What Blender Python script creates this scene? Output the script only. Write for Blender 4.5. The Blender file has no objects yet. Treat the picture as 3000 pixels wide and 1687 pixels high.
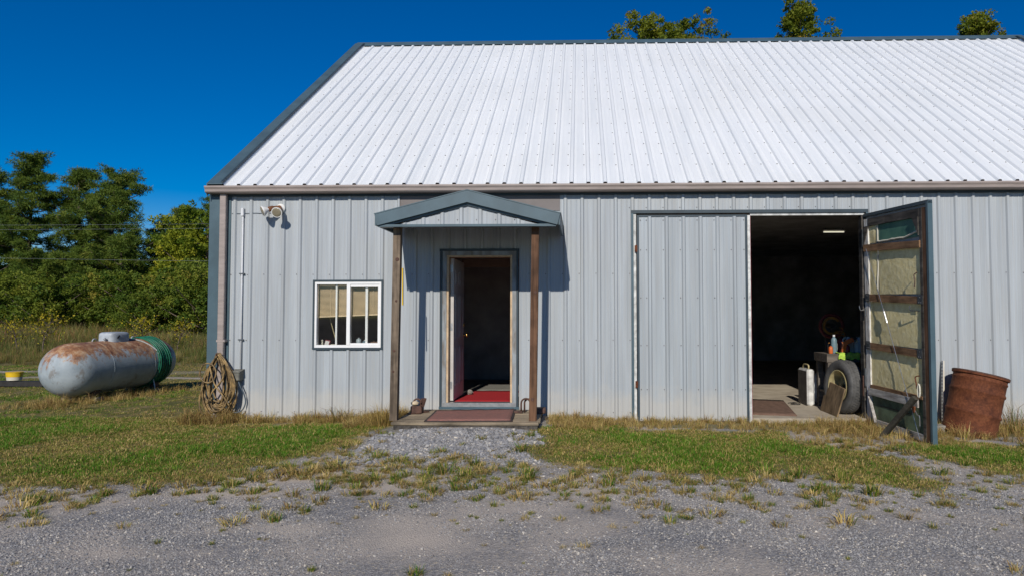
import bpy, math, random
import numpy as np
from mathutils import Vector, Matrix
random.seed(7); rng = np.random.default_rng(7)
scene = bpy.context.scene
C = scene.collection

# ------------------------------------------------------------------ camera
F_PX = 2000.0 / 3000.0                    # focal length in picture widths
pitch, yaw, roll = .0404, -.0261, -.0011
fw = Vector((math.sin(yaw)*math.cos(pitch), math.cos(yaw)*math.cos(pitch), math.sin(pitch)))
rt = Vector((math.cos(yaw), -math.sin(yaw), 0)); up = rt.cross(fw)
rt2 = rt*math.cos(roll)+up*math.sin(roll); up2 = up*math.cos(roll)-rt*math.sin(roll)
cam_data = bpy.data.cameras.new('camera'); cam = bpy.data.objects.new('camera', cam_data); C.objects.link(cam)
cam.matrix_world = Matrix(((rt2.x, up2.x, -fw.x, 5.109), (rt2.y, up2.y, -fw.y, -9.279), (rt2.z, up2.z, -fw.z, 1.42), (0, 0, 0, 1)))
cam_data.sensor_width = 36; cam_data.lens = 36*F_PX
cam_data.shift_x = -148/3000; cam_data.shift_y = 0
cam_data.clip_start = .05; cam_data.clip_end = 2000
scene.camera = cam

# ------------------------------------------------------------------ sky and sun
SUN_EL = math.radians(31); SUN_DX = .07
world = bpy.data.worlds.new('World'); scene.world = world; world.use_nodes = True
wn = world.node_tree.nodes; wl = world.node_tree.links
for n in list(wn): wn.remove(n)
wo = wn.new('ShaderNodeOutputWorld'); wb = wn.new('ShaderNodeBackground'); sky = wn.new('ShaderNodeTexSky')
sky.sky_type = 'NISHITA'; sky.sun_disc = False; sky.sun_elevation = SUN_EL; sky.sun_rotation = math.pi - SUN_DX
sky.air_density = 1.0; sky.dust_density = .0; sky.ozone_density = 4.0; sky.altitude = 600
hs = wn.new('ShaderNodeHueSaturation'); hs.inputs['Saturation'].default_value = 1.6; hs.inputs['Value'].default_value = .72
hs.inputs['Hue'].default_value = .512
wb.inputs['Strength'].default_value = .11
wl.new(sky.outputs[0], hs.inputs['Color']); wl.new(hs.outputs[0], wb.inputs['Color']); wl.new(wb.outputs[0], wo.inputs['Surface'])
sun_data = bpy.data.lights.new('sun', 'SUN'); sun = bpy.data.objects.new('sun', sun_data); C.objects.link(sun)
sun_data.energy = 3.9; sun_data.angle = math.radians(.53); sun_data.color = (1, .94, .845)
sd = Vector((SUN_DX*math.cos(SUN_EL), math.cos(SUN_EL), -math.sin(SUN_EL)))
sun.rotation_euler = sd.to_track_quat('-Z', 'Y').to_euler(); sun.location = (4, -30, 20)
vs = scene.view_settings; vs.view_transform = 'Standard'; vs.look = 'None'; vs.exposure = 0; vs.gamma = 1; vs.use_curve_mapping = False
scene.cycles.max_bounces = 6; scene.cycles.transparent_max_bounces = 12

# ------------------------------------------------------------------ materials
def nt(name):
    m = bpy.data.materials.new(name); m.use_nodes = True
    b = m.node_tree.nodes['Principled BSDF']
    return m, m.node_tree.nodes, m.node_tree.links, b
def ramp(n, stops):
    r = n.new('ShaderNodeValToRGB'); e = r.color_ramp.elements
    while len(e) < len(stops): e.new(.5)
    for i, (p, c) in enumerate(stops):
        e[i].position = p; e[i].color = (c[0], c[1], c[2], 1) if hasattr(c, '__len__') else (c, c, c, 1)
    return r
def noise(n, l, scale, detail=4, stretch=None, rough=.6, coord='Object'):
    tc = n.new('ShaderNodeTexCoord'); nz = n.new('ShaderNodeTexNoise')
    nz.inputs['Scale'].default_value = scale; nz.inputs['Detail'].default_value = detail; nz.inputs['Roughness'].default_value = rough
    if stretch:
        mp = n.new('ShaderNodeMapping'); mp.inputs['Scale'].default_value = stretch
        l.new(tc.outputs[coord], mp.inputs['Vector']); l.new(mp.outputs[0], nz.inputs['Vector'])
    else: l.new(tc.outputs[coord], nz.inputs['Vector'])
    return nz
def mixc(n, l, fac, a, b, mode='MIX'):
    m = n.new('ShaderNodeMix'); m.data_type = 'RGBA'; m.blend_type = mode
    for sock, v in ((m.inputs[0], fac), (m.inputs[6], a), (m.inputs[7], b)):
        if hasattr(v, 'links') or isinstance(v, bpy.types.NodeSocket): l.new(v, sock)
        elif hasattr(v, '__len__'): sock.default_value = (v[0], v[1], v[2], 1)
        else: sock.default_value = v
    return m.outputs[2]
def bump(n, l, b, src, strength=.3, dist=.01):
    bp = n.new('ShaderNodeBump'); bp.inputs['Strength'].default_value = strength; bp.inputs['Distance'].default_value = dist
    l.new(src, bp.inputs['Height']); l.new(bp.outputs[0], b.inputs['Normal'])
def simple(name, col, rough=.6, var=.25, scale=8, stretch=None, metal=0, bmp=0, col2=None, spec=.4, lo=.35, hi=.65):
    m, n, l, b = nt(name)
    nz = noise(n, l, scale, 5, stretch)
    c2 = col2 if col2 else tuple(c*(1-var) for c in col)
    c1 = col if col2 else tuple(min(1, c*(1+var*.4)) for c in col)
    r = ramp(n, [(lo, c2), (hi, c1)]); l.new(nz.outputs[0], r.inputs[0]); l.new(r.outputs[0], b.inputs['Base Color'])
    b.inputs['Roughness'].default_value = rough; b.inputs['Metallic'].default_value = metal
    b.inputs['Specular IOR Level'].default_value = spec
    if bmp: bump(n, l, b, nz.outputs[0], bmp, .01)
    return m
def wall_paint(name, col, dirt):
    m, n, l, b = nt(name)
    a = noise(n, l, 1.0, 5, (7, 7, .35)); ra = ramp(n, [(.35, (col[0]*.80, col[1]*.80, col[2]*.80)), (.62, col)]); l.new(a.outputs[0], ra.inputs[0])
    f = noise(n, l, 1.0, 6, (55, 55, .9)); rf = ramp(n, [(.40, .0), (.75, .5)]); l.new(f.outputs[0], rf.inputs[0])
    c = mixc(n, l, rf.outputs[0], ra.outputs[0], dirt)
    # splash dirt along the foot of the sheets
    tc = n.new('ShaderNodeTexCoord'); sp = n.new('ShaderNodeSeparateXYZ'); l.new(tc.outputs['Object'], sp.inputs[0])
    g = noise(n, l, 5, 5); ad = n.new('ShaderNodeMath'); ad.operation = 'MULTIPLY_ADD'; ad.inputs[1].default_value = -.5
    l.new(g.outputs[0], ad.inputs[0]); l.new(sp.outputs['Z'], ad.inputs[2])
    rd = ramp(n, [(.0, .55), (.22, 0)]); l.new(ad.outputs[0], rd.inputs[0])
    c = mixc(n, l, rd.outputs[0], c, (.50, .47, .42))
    oi = n.new('ShaderNodeObjectInfo'); ro = ramp(n, [(0, (.92, .93, .94)), (1, (1, .995, .985))]); l.new(oi.outputs['Random'], ro.inputs[0]); c = mixc(n, l, 1.0, c, ro.outputs[0], 'MULTIPLY')
    l.new(c, b.inputs['Base Color']); b.inputs['Roughness'].default_value = .5; b.inputs['Specular IOR Level'].default_value = .3
    w = noise(n, l, 2.2, 2, (1, 1, .5)); bump(n, l, b, w.outputs[0], .22, .02)
    return m
def wood(name, light, dark, rough=.8, axis='Z', ring=1.0):
    m, n, l, b = nt(name)
    st = {'Z': (26, 26, 1.6), 'X': (1.6, 26, 26), 'Y': (26, 1.6, 26)}[axis]
    a = noise(n, l, 1.0*ring, 6, st, .65); r = ramp(n, [(.30, dark), (.66, light)]); l.new(a.outputs[0], r.inputs[0])
    k = noise(n, l, 3.2, 3); rk = ramp(n, [(.33, .55), (.55, 1)]); l.new(k.outputs[0], rk.inputs[0])
    c = mixc(n, l, 1.0, r.outputs[0], rk.outputs[0], 'MULTIPLY')
    l.new(c, b.inputs['Base Color']); b.inputs['Roughness'].default_value = rough; b.inputs['Specular IOR Level'].default_value = .2
    bump(n, l, b, a.outputs[0], .5, .006)
    return m
def leaf(name, c1, c2, trans=.35, tone=False, c3=None):
    m, n, l, b = nt(name)
    oi = n.new('ShaderNodeObjectInfo')
    if tone:
        at = n.new('ShaderNodeAttribute'); at.attribute_name = 'tone'; src = at.outputs['Fac']
    else: src = oi.outputs['Random']
    st = [(0, c1), (.80, c2), (1, c3)] if c3 else [(0, c1), (1, c2)]
    r = ramp(n, st); l.new(src, r.inputs[0])
    l.new(r.outputs[0], b.inputs['Base Color']); b.inputs['Roughness'].default_value = .65; b.inputs['Specular IOR Level'].default_value = .25
    t = n.new('ShaderNodeBsdfTranslucent'); l.new(r.outputs[0], t.inputs['Color'])
    mx = n.new('ShaderNodeMixShader'); mx.inputs[0].default_value = trans
    l.new(b.outputs[0], mx.inputs[1]); l.new(t.outputs[0], mx.inputs[2]); l.new(mx.outputs[0], n['Material Output'].inputs['Surface'])
    return m
def glass(name):
    m, n, l, b = nt(name)
    fr = n.new('ShaderNodeFresnel'); fr.inputs['IOR'].default_value = 1.45
    t = n.new('ShaderNodeBsdfTransparent'); g = n.new('ShaderNodeBsdfGlossy'); g.inputs['Roughness'].default_value = .03
    t.inputs['Color'].default_value = (.94, .95, .95, 1)
    mx = n.new('ShaderNodeMixShader'); l.new(fr.outputs[0], mx.inputs[0]); l.new(t.outputs[0], mx.inputs[1]); l.new(g.outputs[0], mx.inputs[2])
    l.new(mx.outputs[0], n['Material Output'].inputs['Surface'])
    return m
def emit(name, col, s):
    m, n, l, b = nt(name); b.inputs['Emission Color'].default_value = (*col, 1); b.inputs['Emission Strength'].default_value = s
    b.inputs['Base Color'].default_value = (*col, 1); return m

M = {}
M['wall'] = wall_paint('painted wall steel', (.425, .462, .495), (.35, .335, .31))
M['leafdoor'] = wall_paint('painted door steel', (.41, .452, .485), (.36, .35, .335))
def roof_mat():
    m, n, l, b = nt('white roof steel')
    a = noise(n, l, 1.0, 5, (9, .5, .5)); r = ramp(n, [(.3, (.70, .725, .745)), (.62, (.775, .79, .80))]); l.new(a.outputs[0], r.inputs[0])
    oi = n.new('ShaderNodeObjectInfo'); ro = ramp(n, [(0, (.965, .97, .975)), (1, (1, 1, 1))]); l.new(oi.outputs['Random'], ro.inputs[0])
    dn = noise(n, l, .55, 6, None, .65); rdn = ramp(n, [(.30, (.955, .95, .94)), (.56, 1)]); l.new(dn.outputs[0], rdn.inputs[0])
    c = mixc(n, l, 1.0, mixc(n, l, 1.0, r.outputs[0], ro.outputs[0], 'MULTIPLY'), rdn.outputs[0], 'MULTIPLY')
    l.new(c, b.inputs['Base Color']); b.inputs['Roughness'].default_value = .42; b.inputs['Specular IOR Level'].default_value = .35
    w = noise(n, l, 1.6, 3); bump(n, l, b, w.outputs[0], .06, .03)
    return m
M['roof'] = roof_mat()
M['slate'] = simple('slate trim', (.070, .115, .140), .45, .18, 3)
M['slate_dark'] = simple('dark slate edge', (.035, .055, .070), .5, .2, 4)
M['taupe'] = simple('taupe gutter', (.34, .285, .26), .45, .18, 3, (1, 6, 6))
M['plate'] = simple('bare grey brown flashing', (.17, .15, .145), .6, .15, 3)
M['white'] = simple('white vinyl', (.80, .80, .80), .4, .05, 6)
M['white_old'] = simple('old white paint', (.62, .62, .60), .6, .4, 12, None, bmp=.2)
M['weathered'] = simple('weathered grey blue paint', (.30, .335, .36), .7, .5, 14, (1, 1, .25), bmp=.2, col2=(.17, .155, .14))
M['jamb'] = simple('raw pine jamb', (.55, .40, .25), .7, .25, 9)
M['brown_wood'] = wood('brown stained post', (.20, .105, .060), (.070, .038, .024))
M['grey_wood'] = wood('weathered grey post', (.27, .205, .145), (.085, .065, .05))
M['deck_wood'] = wood('weathered deck wood', (.42, .33, .22), (.13, .11, .085), axis='X')
M['rail_wood'] = wood('dark brown rail wood', (.30, .175, .095), (.11, .06, .035), axis='Y')
M['charred'] = wood('dark grey old wood', (.13, .115, .10), (.03, .028, .026), axis='Y')
M['white_wood'] = wood('flaking white painted wood', (.78, .76, .72), (.38, .34, .30))
M['white_wood_y'] = wood('flaking white painted rail', (.52, .50, .47), (.19, .16, .14), axis='Y')
M['foam'] = simple('aged foam board', (.80, .71, .42), .9, .3, 16, None, bmp=.7, col2=(.68, .57, .28))
M['green_panel'] = simple('green translucent panel', (.10, .22, .155), .5, .3, 5, (1, 1, .6), col2=(.05, .14, .11))
M['green_board'] = simple('dull green board', (.12, .165, .10), .8, .4, 8, None, bmp=.2, col2=(.06, .075, .045))
M['steel'] = simple('dark galvanised plate', (.10, .11, .12), .5, .4, 20, metal=.4)
M['zinc'] = simple('zinc', (.50, .50, .50), .35, .2, 20, metal=.8)
M['roof_screw'] = simple('faded screw head', (.30, .29, .30), .5, .5, 3)
M['screw'] = simple('painted screw head', (.16, .15, .16), .5, .5, 3)
M['concrete'] = simple('old concrete', (.47, .41, .32), .9, .35, 3, None, bmp=.25, col2=(.33, .28, .215))
M['interior'] = simple('dark interior lining', (.50, .50, .52), .9, .3, 2)
M['office_wall'] = simple('dim office wall', (.32, .31, .30), .9, .3, 2)
M['brown_trim'] = simple('brown interior trim', (.20, .13, .09), .7, .2, 6)
M['door_white'] = simple('off white door paint', (.52, .49, .46), .5, .15, 3)
M['brass'] = simple('brass', (.75, .52, .16), .25, .1, 5, metal=1)
M['red_carpet'] = simple('red carpet', (.40, .012, .018), .95, .3, 60, None, bmp=.4)
M['office_floor'] = simple('grey office floor', (.20, .19, .165), .9, .25, 30)
M['door_mat'] = simple('faded red mat', (.30, .125, .10), .95, .4, 22, (1, 3, 1), bmp=.5, col2=(.17, .095, .08))
M['mat_edge'] = simple('dark mat edge', (.05, .035, .032), .8, .2, 20)
M['brown_mat'] = simple('brown floor mat', (.175, .105, .075), .95, .3, 14, None, bmp=.4)
M['rubber'] = simple('tyre rubber', (.10, .098, .095), .75, .35, 9, None, bmp=.2)
M['rim'] = simple('cream wheel rim', (.45, .38, .20), .5, .4, 8)
M['ply'] = wood('weathered plywood', (.33, .23, .13), (.14, .10, .065))
M['case_white'] = simple('chipped white enamel', (.66, .65, .62), .4, .35, 9)
M['case_shade_side'] = simple('shaded case side', (.13, .12, .11), .7, .4, 8)  # shade on the white case's left side, painted as a dark colour
M['bag'] = simple('white plastic bag', (.60, .62, .66), .4, .25, 9)
M['lime'] = simple('lime green cloth', (.42, .62, .08), .9, .3, 30, None, bmp=.5)
M['orange'] = simple('orange plastic', (.62, .14, .03), .4, .2, 8)
M['teal'] = simple('pale blue bottle plastic', (.17, .25, .29), .35, .2, 8)
M['jug'] = simple('cloudy jug plastic', (.38, .45, .48), .35, .2, 8)
M['maroon'] = simple('dark red plastic', (.22, .03, .035), .4, .2, 8)
M['black'] = simple('black plastic', (.02, .02, .022), .5, .2, 8)
M['cord_red'] = simple('maroon cord', (.20, .035, .035), .6, .2, 8)
M['cord_orange'] = simple('orange cord', (.50, .23, .05), .6, .2, 8)
M['bench'] = wood('grimy bench wood', (.20, .17, .14), (.07, .06, .05), axis='X')
M['green_tool'] = simple('bright green tool', (.05, .45, .10), .4, .2, 8)
def rust_mat(name, base, heavy=False):
    m, n, l, b = nt(name)
    a = noise(n, l, 6, 8, None, .7); r1 = ramp(n, [(.32, (.07, .025, .015)), (.52, (.155, .052, .024)), (.74, (.25, .095, .045))]); l.new(a.outputs[0], r1.inputs[0])
    s = noise(n, l, 40, 3); rs = ramp(n, [(.4, .75), (.65, 1.1)]); l.new(s.outputs[0], rs.inputs[0])
    c = mixc(n, l, 1.0, r1.outputs[0], rs.outputs[0], 'MULTIPLY')
    l.new(c, b.inputs['Base Color']); b.inputs['Roughness'].default_value = .8; b.inputs['Specular IOR Level'].default_value = .2
    bump(n, l, b, a.outputs[0], .25, .006)
    return m
M['rust'] = rust_mat('rusted steel', None)
def tank_mat():
    m, n, l, b = nt('rust streaked silver paint')
    a = noise(n, l, 3.0, 5); ra = ramp(n, [(.3, (.24, .285, .315)), (.65, (.41, .46, .49))]); l.new(a.outputs[0], ra.inputs[0])
    # rust thrives on the weather side: on the top of the shell (position on the thing itself)
    tc = n.new('ShaderNodeTexCoord'); sp = n.new('ShaderNodeSeparateXYZ'); l.new(tc.outputs['Object'], sp.inputs[0])
    rz = noise(n, l, 6.0, 10, (1.1, 1.1, .5), .78)
    zs = n.new('ShaderNodeMath'); zs.operation = 'MULTIPLY'; zs.inputs[1].default_value = .50; l.new(sp.outputs['Z'], zs.inputs[0])
    ad = n.new('ShaderNodeMath'); ad.operation = 'MULTIPLY_ADD'; ad.inputs[1].default_value = .62
    l.new(rz.outputs[0], ad.inputs[0]); l.new(zs.outputs[0], ad.inputs[2])
    rm = ramp(n, [(.655, 0), (.675, .7), (.72, .95)]); l.new(ad.outputs[0], rm.inputs[0])
    rc = noise(n, l, 9, 6, None, .7); rr = ramp(n, [(.34, (.14, .05, .02)), (.50, (.33, .15, .06)), (.62, (.46, .29, .16)), (.74, (.50, .44, .36))]); l.new(rc.outputs[0], rr.inputs[0])
    c = mixc(n, l, rm.outputs[0], ra.outputs[0], rr.outputs[0])
    # grime and small scattered scabs
    g = noise(n, l, 5, 7, (1, 1, .6), .7); rg = ramp(n, [(.56, 0), (.64, .55)]); l.new(g.outputs[0], rg.inputs[0])
    c = mixc(n, l, rg.outputs[0], c, (.16, .12, .085))
    l.new(c, b.inputs['Base Color']); b.inputs['Roughness'].default_value = .55; b.inputs['Specular IOR Level'].default_value = .3
    bump(n, l, b, rc.outputs[0], .08, .01)
    return m
M['tank'] = tank_mat()
M['tank_grey'] = simple('silver grey paint', (.42, .46, .50), .5, .3, 6)
M['green_hose'] = simple('green hose', (.010, .135, .075), .4, .4, 12)
M['white_pipe'] = simple('pale grey hose', (.50, .53, .53), .5, .2, 12)
M['tan_hose'] = simple('sun bleached tan hose', (.38, .25, .10), .5, .5, 14, col2=(.07, .048, .026))
M['conduit'] = simple('white conduit', (.66, .67, .69), .45, .15, 5)
M['box_grey'] = simple('grimy outlet box', (.17, .165, .14), .6, .3, 20)
M['cable_grey'] = simple('grey cable', (.09, .12, .15), .5, .2, 5)
M['bulb_white'] = simple('white lamp housing', (.78, .77, .74), .35, .1, 5)
M['bulb_face'] = simple('lamp lens glass', (.30, .26, .18), .15, .3, 9)
M['lamp_brown'] = simple('rusty brown lamp holder', (.20, .085, .04), .5, .3, 9)
M['blind'] = simple('tan blind slat', (.80, .62, .40), .5, .12, 4)
M['glass'] = glass('window glass')
M['yellow'] = simple('yellow bucket plastic', (.75, .48, .02), .4, .1, 6)
M['cream'] = simple('cream plastic', (.62, .58, .48), .5, .1, 6)
M['dark_timber'] = simple('black creosote timber', (.03, .028, .027), .8, .3, 8)
M['wire'] = simple('power line', (.17, .19, .20), .5, .1, 2)
M['bark'] = wood('grey brown bark', (.20, .155, .12), (.07, .05, .04))
M['stone_grey'] = leaf('crushed grey stone', (.125, .124, .128), (.335, .325, .318), 0, c3=(.60, .54, .45))
M['stone_pale'] = leaf('pale crushed limestone', (.19, .19, .20), (.31, .305, .31), 0, c3=(.42, .40, .37))
M['grass'] = leaf('lawn grass', (.085, .145, .012), (.20, .255, .024), .35, c3=(.29, .29, .055))
M['grass_bright'] = leaf('fresh grass', (.075, .20, .012), (.145, .30, .022), .35)
M['dry'] = leaf('dry straw grass', (.40, .28, .085), (.66, .50, .20), .3)
M['dry_dark'] = leaf('brown dead weed', (.20, .115, .045), (.38, .235, .09), .3)
M['meadow'] = leaf('tall meadow grass', (.085, .13, .026), (.24, .23, .075), .35, c3=(.33, .26, .12))
M['needle'] = leaf('pine needles', (.05, .10, .015), (.145, .20, .025), .30, True, (.26, .27, .04))
M['leafy'] = leaf('broad leaves', (.11, .18, .013), (.34, .36, .026), .42, True, (.52, .46, .04))
M['leafy_dark'] = leaf('dark broad leaves', (.08, .13, .012), (.25, .27, .02), .40, True, (.34, .24, .04))
M['yellow_leaf'] = leaf('yellow leaves', (.26, .24, .02), (.60, .46, .03), .4, True)
M['shrub'] = leaf('shrub leaves', (.075, .135, .016), (.22, .26, .028), .40, True, (.35, .30, .05))
M['scrap_cream'] = simple('bleached bone white lump', (.62, .50, .34), .8, .4, 14)
M['iron'] = simple('dark rusty iron', (.10, .05, .035), .7, .5, 14, None, bmp=.3)
M['prop'] = wood('dark greenish old timber', (.085, .078, .06), (.03, .027, .022), axis='Y')
M['stile_white'] = simple('flaked white stile paint', (.78, .77, .74), .7, .5, 10, (6, 6, 1), bmp=.3, col2=(.40, .36, .32))
M['block'] = simple('stained concrete block', (.27, .255, .225), .95, .35, 10, None, bmp=.4)

# ------------------------------------------------------------------ helpers
ORG = {}
class MB:
    def __init__(s): s.v = []; s.f = []; s.mi = []; s.cur = 0
    def add(s, vs_, fs):
        o = len(s.v); s.v += [tuple(map(float, p)) for p in vs_]; s.f += [tuple(o+i for i in f) for f in fs]; s.mi += [s.cur]*len(fs); return s
    def box(s, x0, x1, y0, y1, z0, z1):
        return s.add([(x0,y0,z0),(x1,y0,z0),(x1,y1,z0),(x0,y1,z0),(x0,y0,z1),(x1,y0,z1),(x1,y1,z1),(x0,y1,z1)],
                     [(3,2,1,0),(4,5,6,7),(0,1,5,4),(1,2,6,5),(2,3,7,6),(3,0,4,7)])
    def cbox(s, x0, x1, y0, y1, z0, z1, b):          # box with bevelled vertical and horizontal edges
        def ring(z, k): return [(x0+k+b,y0+k,z),(x1-k-b,y0+k,z),(x1-k,y0+k+b,z),(x1-k,y1-k-b,z),(x1-k-b,y1-k,z),(x0+k+b,y1-k,z),(x0+k,y1-k-b,z),(x0+k,y0+k+b,z)]
        vv = ring(z0, b*.6)+ring(z0+b, 0)+ring(z1-b, 0)+ring(z1, b*.6); ff = []
        for r in range(3):
            for i in range(8): j = (i+1) % 8; ff.append((r*8+i, r*8+j, r*8+8+j, r*8+8+i))
        ff += [tuple(range(7, -1, -1)), tuple(range(24, 32))]
        return s.add(vv, ff)
    def bar(s, p, q, w, h, upv=(0, 0, 1)):           # box between two points, w across, h along upv
        p = Vector(p); q = Vector(q); d = (q-p).normalized(); upv = Vector(upv)
        a = d.cross(upv).normalized(); u = a.cross(d).normalized(); a = a*w/2; u = u*h/2
        vv = [p-a-u, p+a-u, p+a+u, p-a+u, q-a-u, q+a-u, q+a+u, q-a+u]
        return s.add(vv, [(0,3,2,1),(4,5,6,7),(0,1,5,4),(1,2,6,5),(2,3,7,6),(3,0,4,7)])
    def prism(s, poly, d):                            # polygon (3d points) extruded by vector d
        n_ = len(poly); d = Vector(d); vv = [Vector(p) for p in poly]+[Vector(p)+d for p in poly]
        ff = [tuple(range(n_-1, -1, -1)), tuple(range(n_, 2*n_))]+[(i, (i+1) % n_, n_+(i+1) % n_, n_+i) for i in range(n_)]
        return s.add(vv, ff)
    def tube(s, pts, r, n_=8, closed=False, cap=True):
        pts = [Vector(p) for p in pts]; N = len(pts); rr = r if hasattr(r, '__len__') else [r]*N
        vv = []; ff = []; prev = None
        for i, p in enumerate(pts):
            if closed: t = pts[(i+1) % N]-pts[i-1]
            else: t = pts[min(i+1, N-1)]-pts[max(i-1, 0)]
            t = t.normalized() if t.length > 1e-9 else Vector((0, 0, 1))
            if prev is None:
                a = t.cross(Vector((0, 0, 1)) if abs(t.z) < .9 else Vector((1, 0, 0))).normalized()
            else:
                a = prev-t*prev.dot(t); a = a.normalized() if a.length > 1e-6 else t.orthogonal().normalized()
            prev = a; b_ = t.cross(a)
            for k in range(n_):
                g = 2*math.pi*k/n_; vv.append(p+(a*math.cos(g)+b_*math.sin(g))*rr[i])
        for i in range(N if closed else N-1):
            j = (i+1) % N
            for k in range(n_): m = (k+1) % n_; ff.append((i*n_+k, i*n_+m, j*n_+m, j*n_+k))
        if cap and not closed: ff += [tuple(range(n_-1, -1, -1)), tuple((N-1)*n_+k for k in range(n_))]
        return s.add(vv, ff)
    def lathe(s, prof, o=(0, 0, 0), axis=(0, 0, 1), n_=24, cap=True):   # prof: (radius, along axis)
        ax = Vector(axis).normalized(); a = ax.orthogonal().normalized(); b_ = ax.cross(a); o = Vector(o)
        vv = []; ff = []; N = len(prof)
        for r, h in prof:
            for k in range(n_): g = 2*math.pi*k/n_; vv.append(o+ax*h+(a*math.cos(g)+b_*math.sin(g))*max(r, 1e-4))
        for i in range(N-1):
            for k in range(n_): m = (k+1) % n_; ff.append((i*n_+k, i*n_+m, (i+1)*n_+m, (i+1)*n_+k))
        if cap: ff += [tuple(range(n_-1, -1, -1)), tuple((N-1)*n_+k for k in range(n_))]
        return s.add(vv, ff)
    def build(s, name, mat, parent=None, smooth=False, label=None, kind=None, org=None):
        o_ = Vector(ORG.get(parent.name, (0, 0, 0))) if parent else Vector(org or (0, 0, 0))
        me = bpy.data.meshes.new(name)
        me.from_pydata([(p[0]-o_.x, p[1]-o_.y, p[2]-o_.z) for p in s.v], [], s.f)
        for m_ in (mat if isinstance(mat, (list, tuple)) else [mat]): me.materials.append(M[m_])
        if len(set(s.mi)) > 1: me.polygons.foreach_set('material_index', s.mi)
        if smooth:
            me.polygons.foreach_set('use_smooth', [True]*len(me.polygons))
            if smooth is not True:
                try: me.set_sharp_from_angle(angle=math.radians(smooth))
                except Exception: pass
        me.update()
        ob = bpy.data.objects.new(name, me); C.objects.link(ob)
        if parent: ob.parent = parent; ORG[ob.name] = ORG.get(parent.name, (0, 0, 0))
        else: ob.location = o_; ORG[ob.name] = tuple(o_)
        if label: ob['label'] = label
        if kind: ob['kind'] = kind
        return ob
def thing(name, label, cat, loc, group=None):
    e = bpy.data.objects.new(name, None); C.objects.link(e); e.location = loc; e.empty_display_size = .1
    e['label'] = label; e['category'] = cat
    if group: e['group'] = group
    ORG[e.name] = tuple(loc); return e
def tag(o, label, cat, group=None):
    o['label'] = label; o['category'] = cat
    if group: o['group'] = group
    return o
def sag(p, q, n_, drop):
    p = Vector(p); q = Vector(q); return [p.lerp(q, i/n_)-Vector((0, 0, 4*drop*(i/n_)*(1-i/n_))) for i in range(n_+1)]
def smoothpath(pts, k=6):                              # Catmull-Rom
    P = [Vector(p) for p in pts]; P = [P[0]*2-P[1]]+P+[P[-1]*2-P[-2]]; out = []
    for i in range(1, len(P)-2):
        for j in range(k):
            t = j/k; a, b_, c, d = P[i-1], P[i], P[i+1], P[i+2]
            out.append(.5*((2*b_)+(-a+c)*t+(2*a-5*b_+4*c-d)*t*t+(-a+3*b_-3*c+d)*t**3))
    out.append(P[-2]); return out
# value noise for placing plants and shaping the ground
_perm = np.random.default_rng(3).random((256, 256))
def vnoise(x, y, s):
    x = np.asarray(x, float)*s+100.3; y = np.asarray(y, float)*s+57.7
    xi = np.floor(x).astype(int); yi = np.floor(y).astype(int); fx = x-xi; fy = y-yi
    fx = fx*fx*(3-2*fx); fy = fy*fy*(3-2*fy); g = lambda i, j: _perm[i % 256, j % 256]
    return (g(xi, yi)*(1-fx)+g(xi+1, yi)*fx)*(1-fy)+(g(xi, yi+1)*(1-fx)+g(xi+1, yi+1)*fx)*fy
def fbm(x, y, s): return .5*vnoise(x, y, s)+.3*vnoise(x, y, s*2.1)+.2*vnoise(x, y, s*4.3)
def ground_z(x, y):
    x = np.asarray(x, float); y = np.asarray(y, float)
    z = -.095*np.clip((x-7.2)/3.2, 0, 1)
    z = z+.115*np.exp(-((x-3.75)/1.25)**2)*np.clip((y+2.7)/1.5, 0, 1)*(y < .05)
    z = z-.05*np.clip((-x-1)/2, 0, 1)
    z = z-.03*np.clip(-(y+2.2)/2.5, 0, 1)
    return z+(fbm(x, y, 1.3)-.5)*.03
def inpoly(x, y, poly):
    x = np.asarray(x, float); y = np.asarray(y, float); r = np.zeros(x.shape, bool); n_ = len(poly)
    for i in range(n_):
        x1, y1 = poly[i]; x2, y2 = poly[(i+1) % n_]
        c = ((y1 > y) != (y2 > y)) & (x < (x2-x1)*(y-y1)/(y2-y1+1e-12)+x1); r ^= c
    return r
LAWN_L = [(-60, -3.2), (-1.5, -3.5), (.16, -3.53), (.62, -3.45), (1.64, -3.5), (2.03, -2.96), (2.65, -2.35), (2.72, -1.42), (2.70, -.25), (.2, -.2), (0, 0), (0, 60), (-60, 60)]
LAWN_R = [(4.6, -.9), (4.62, -2.37), (4.95, -2.9), (6.09, -3.0), (6.93, -3.0), (7.47, -3.3), (8.05, -3.7), (8.37, -2.95), (7.98, -1.75), (7.55, -.85), (5.1, -.6)]
LAWN_C = [(8.5, -1.45), (9.6, -1.15), (14, -1.0), (14, -4), (9.3, -3.1), (8.95, -2.6), (8.6, -2.1)]
def lawn(x, y):
    jx = (fbm(x, y, 2.2)-.5)*.9; jy = (fbm(np.asarray(y)+31, x, 2.2)-.5)*.9
    a, b_ = np.asarray(x)+jx, np.asarray(y)+jy
    return inpoly(a, b_, LAWN_L) | inpoly(a, b_, LAWN_R) | inpoly(a, b_, LAWN_C)

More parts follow.
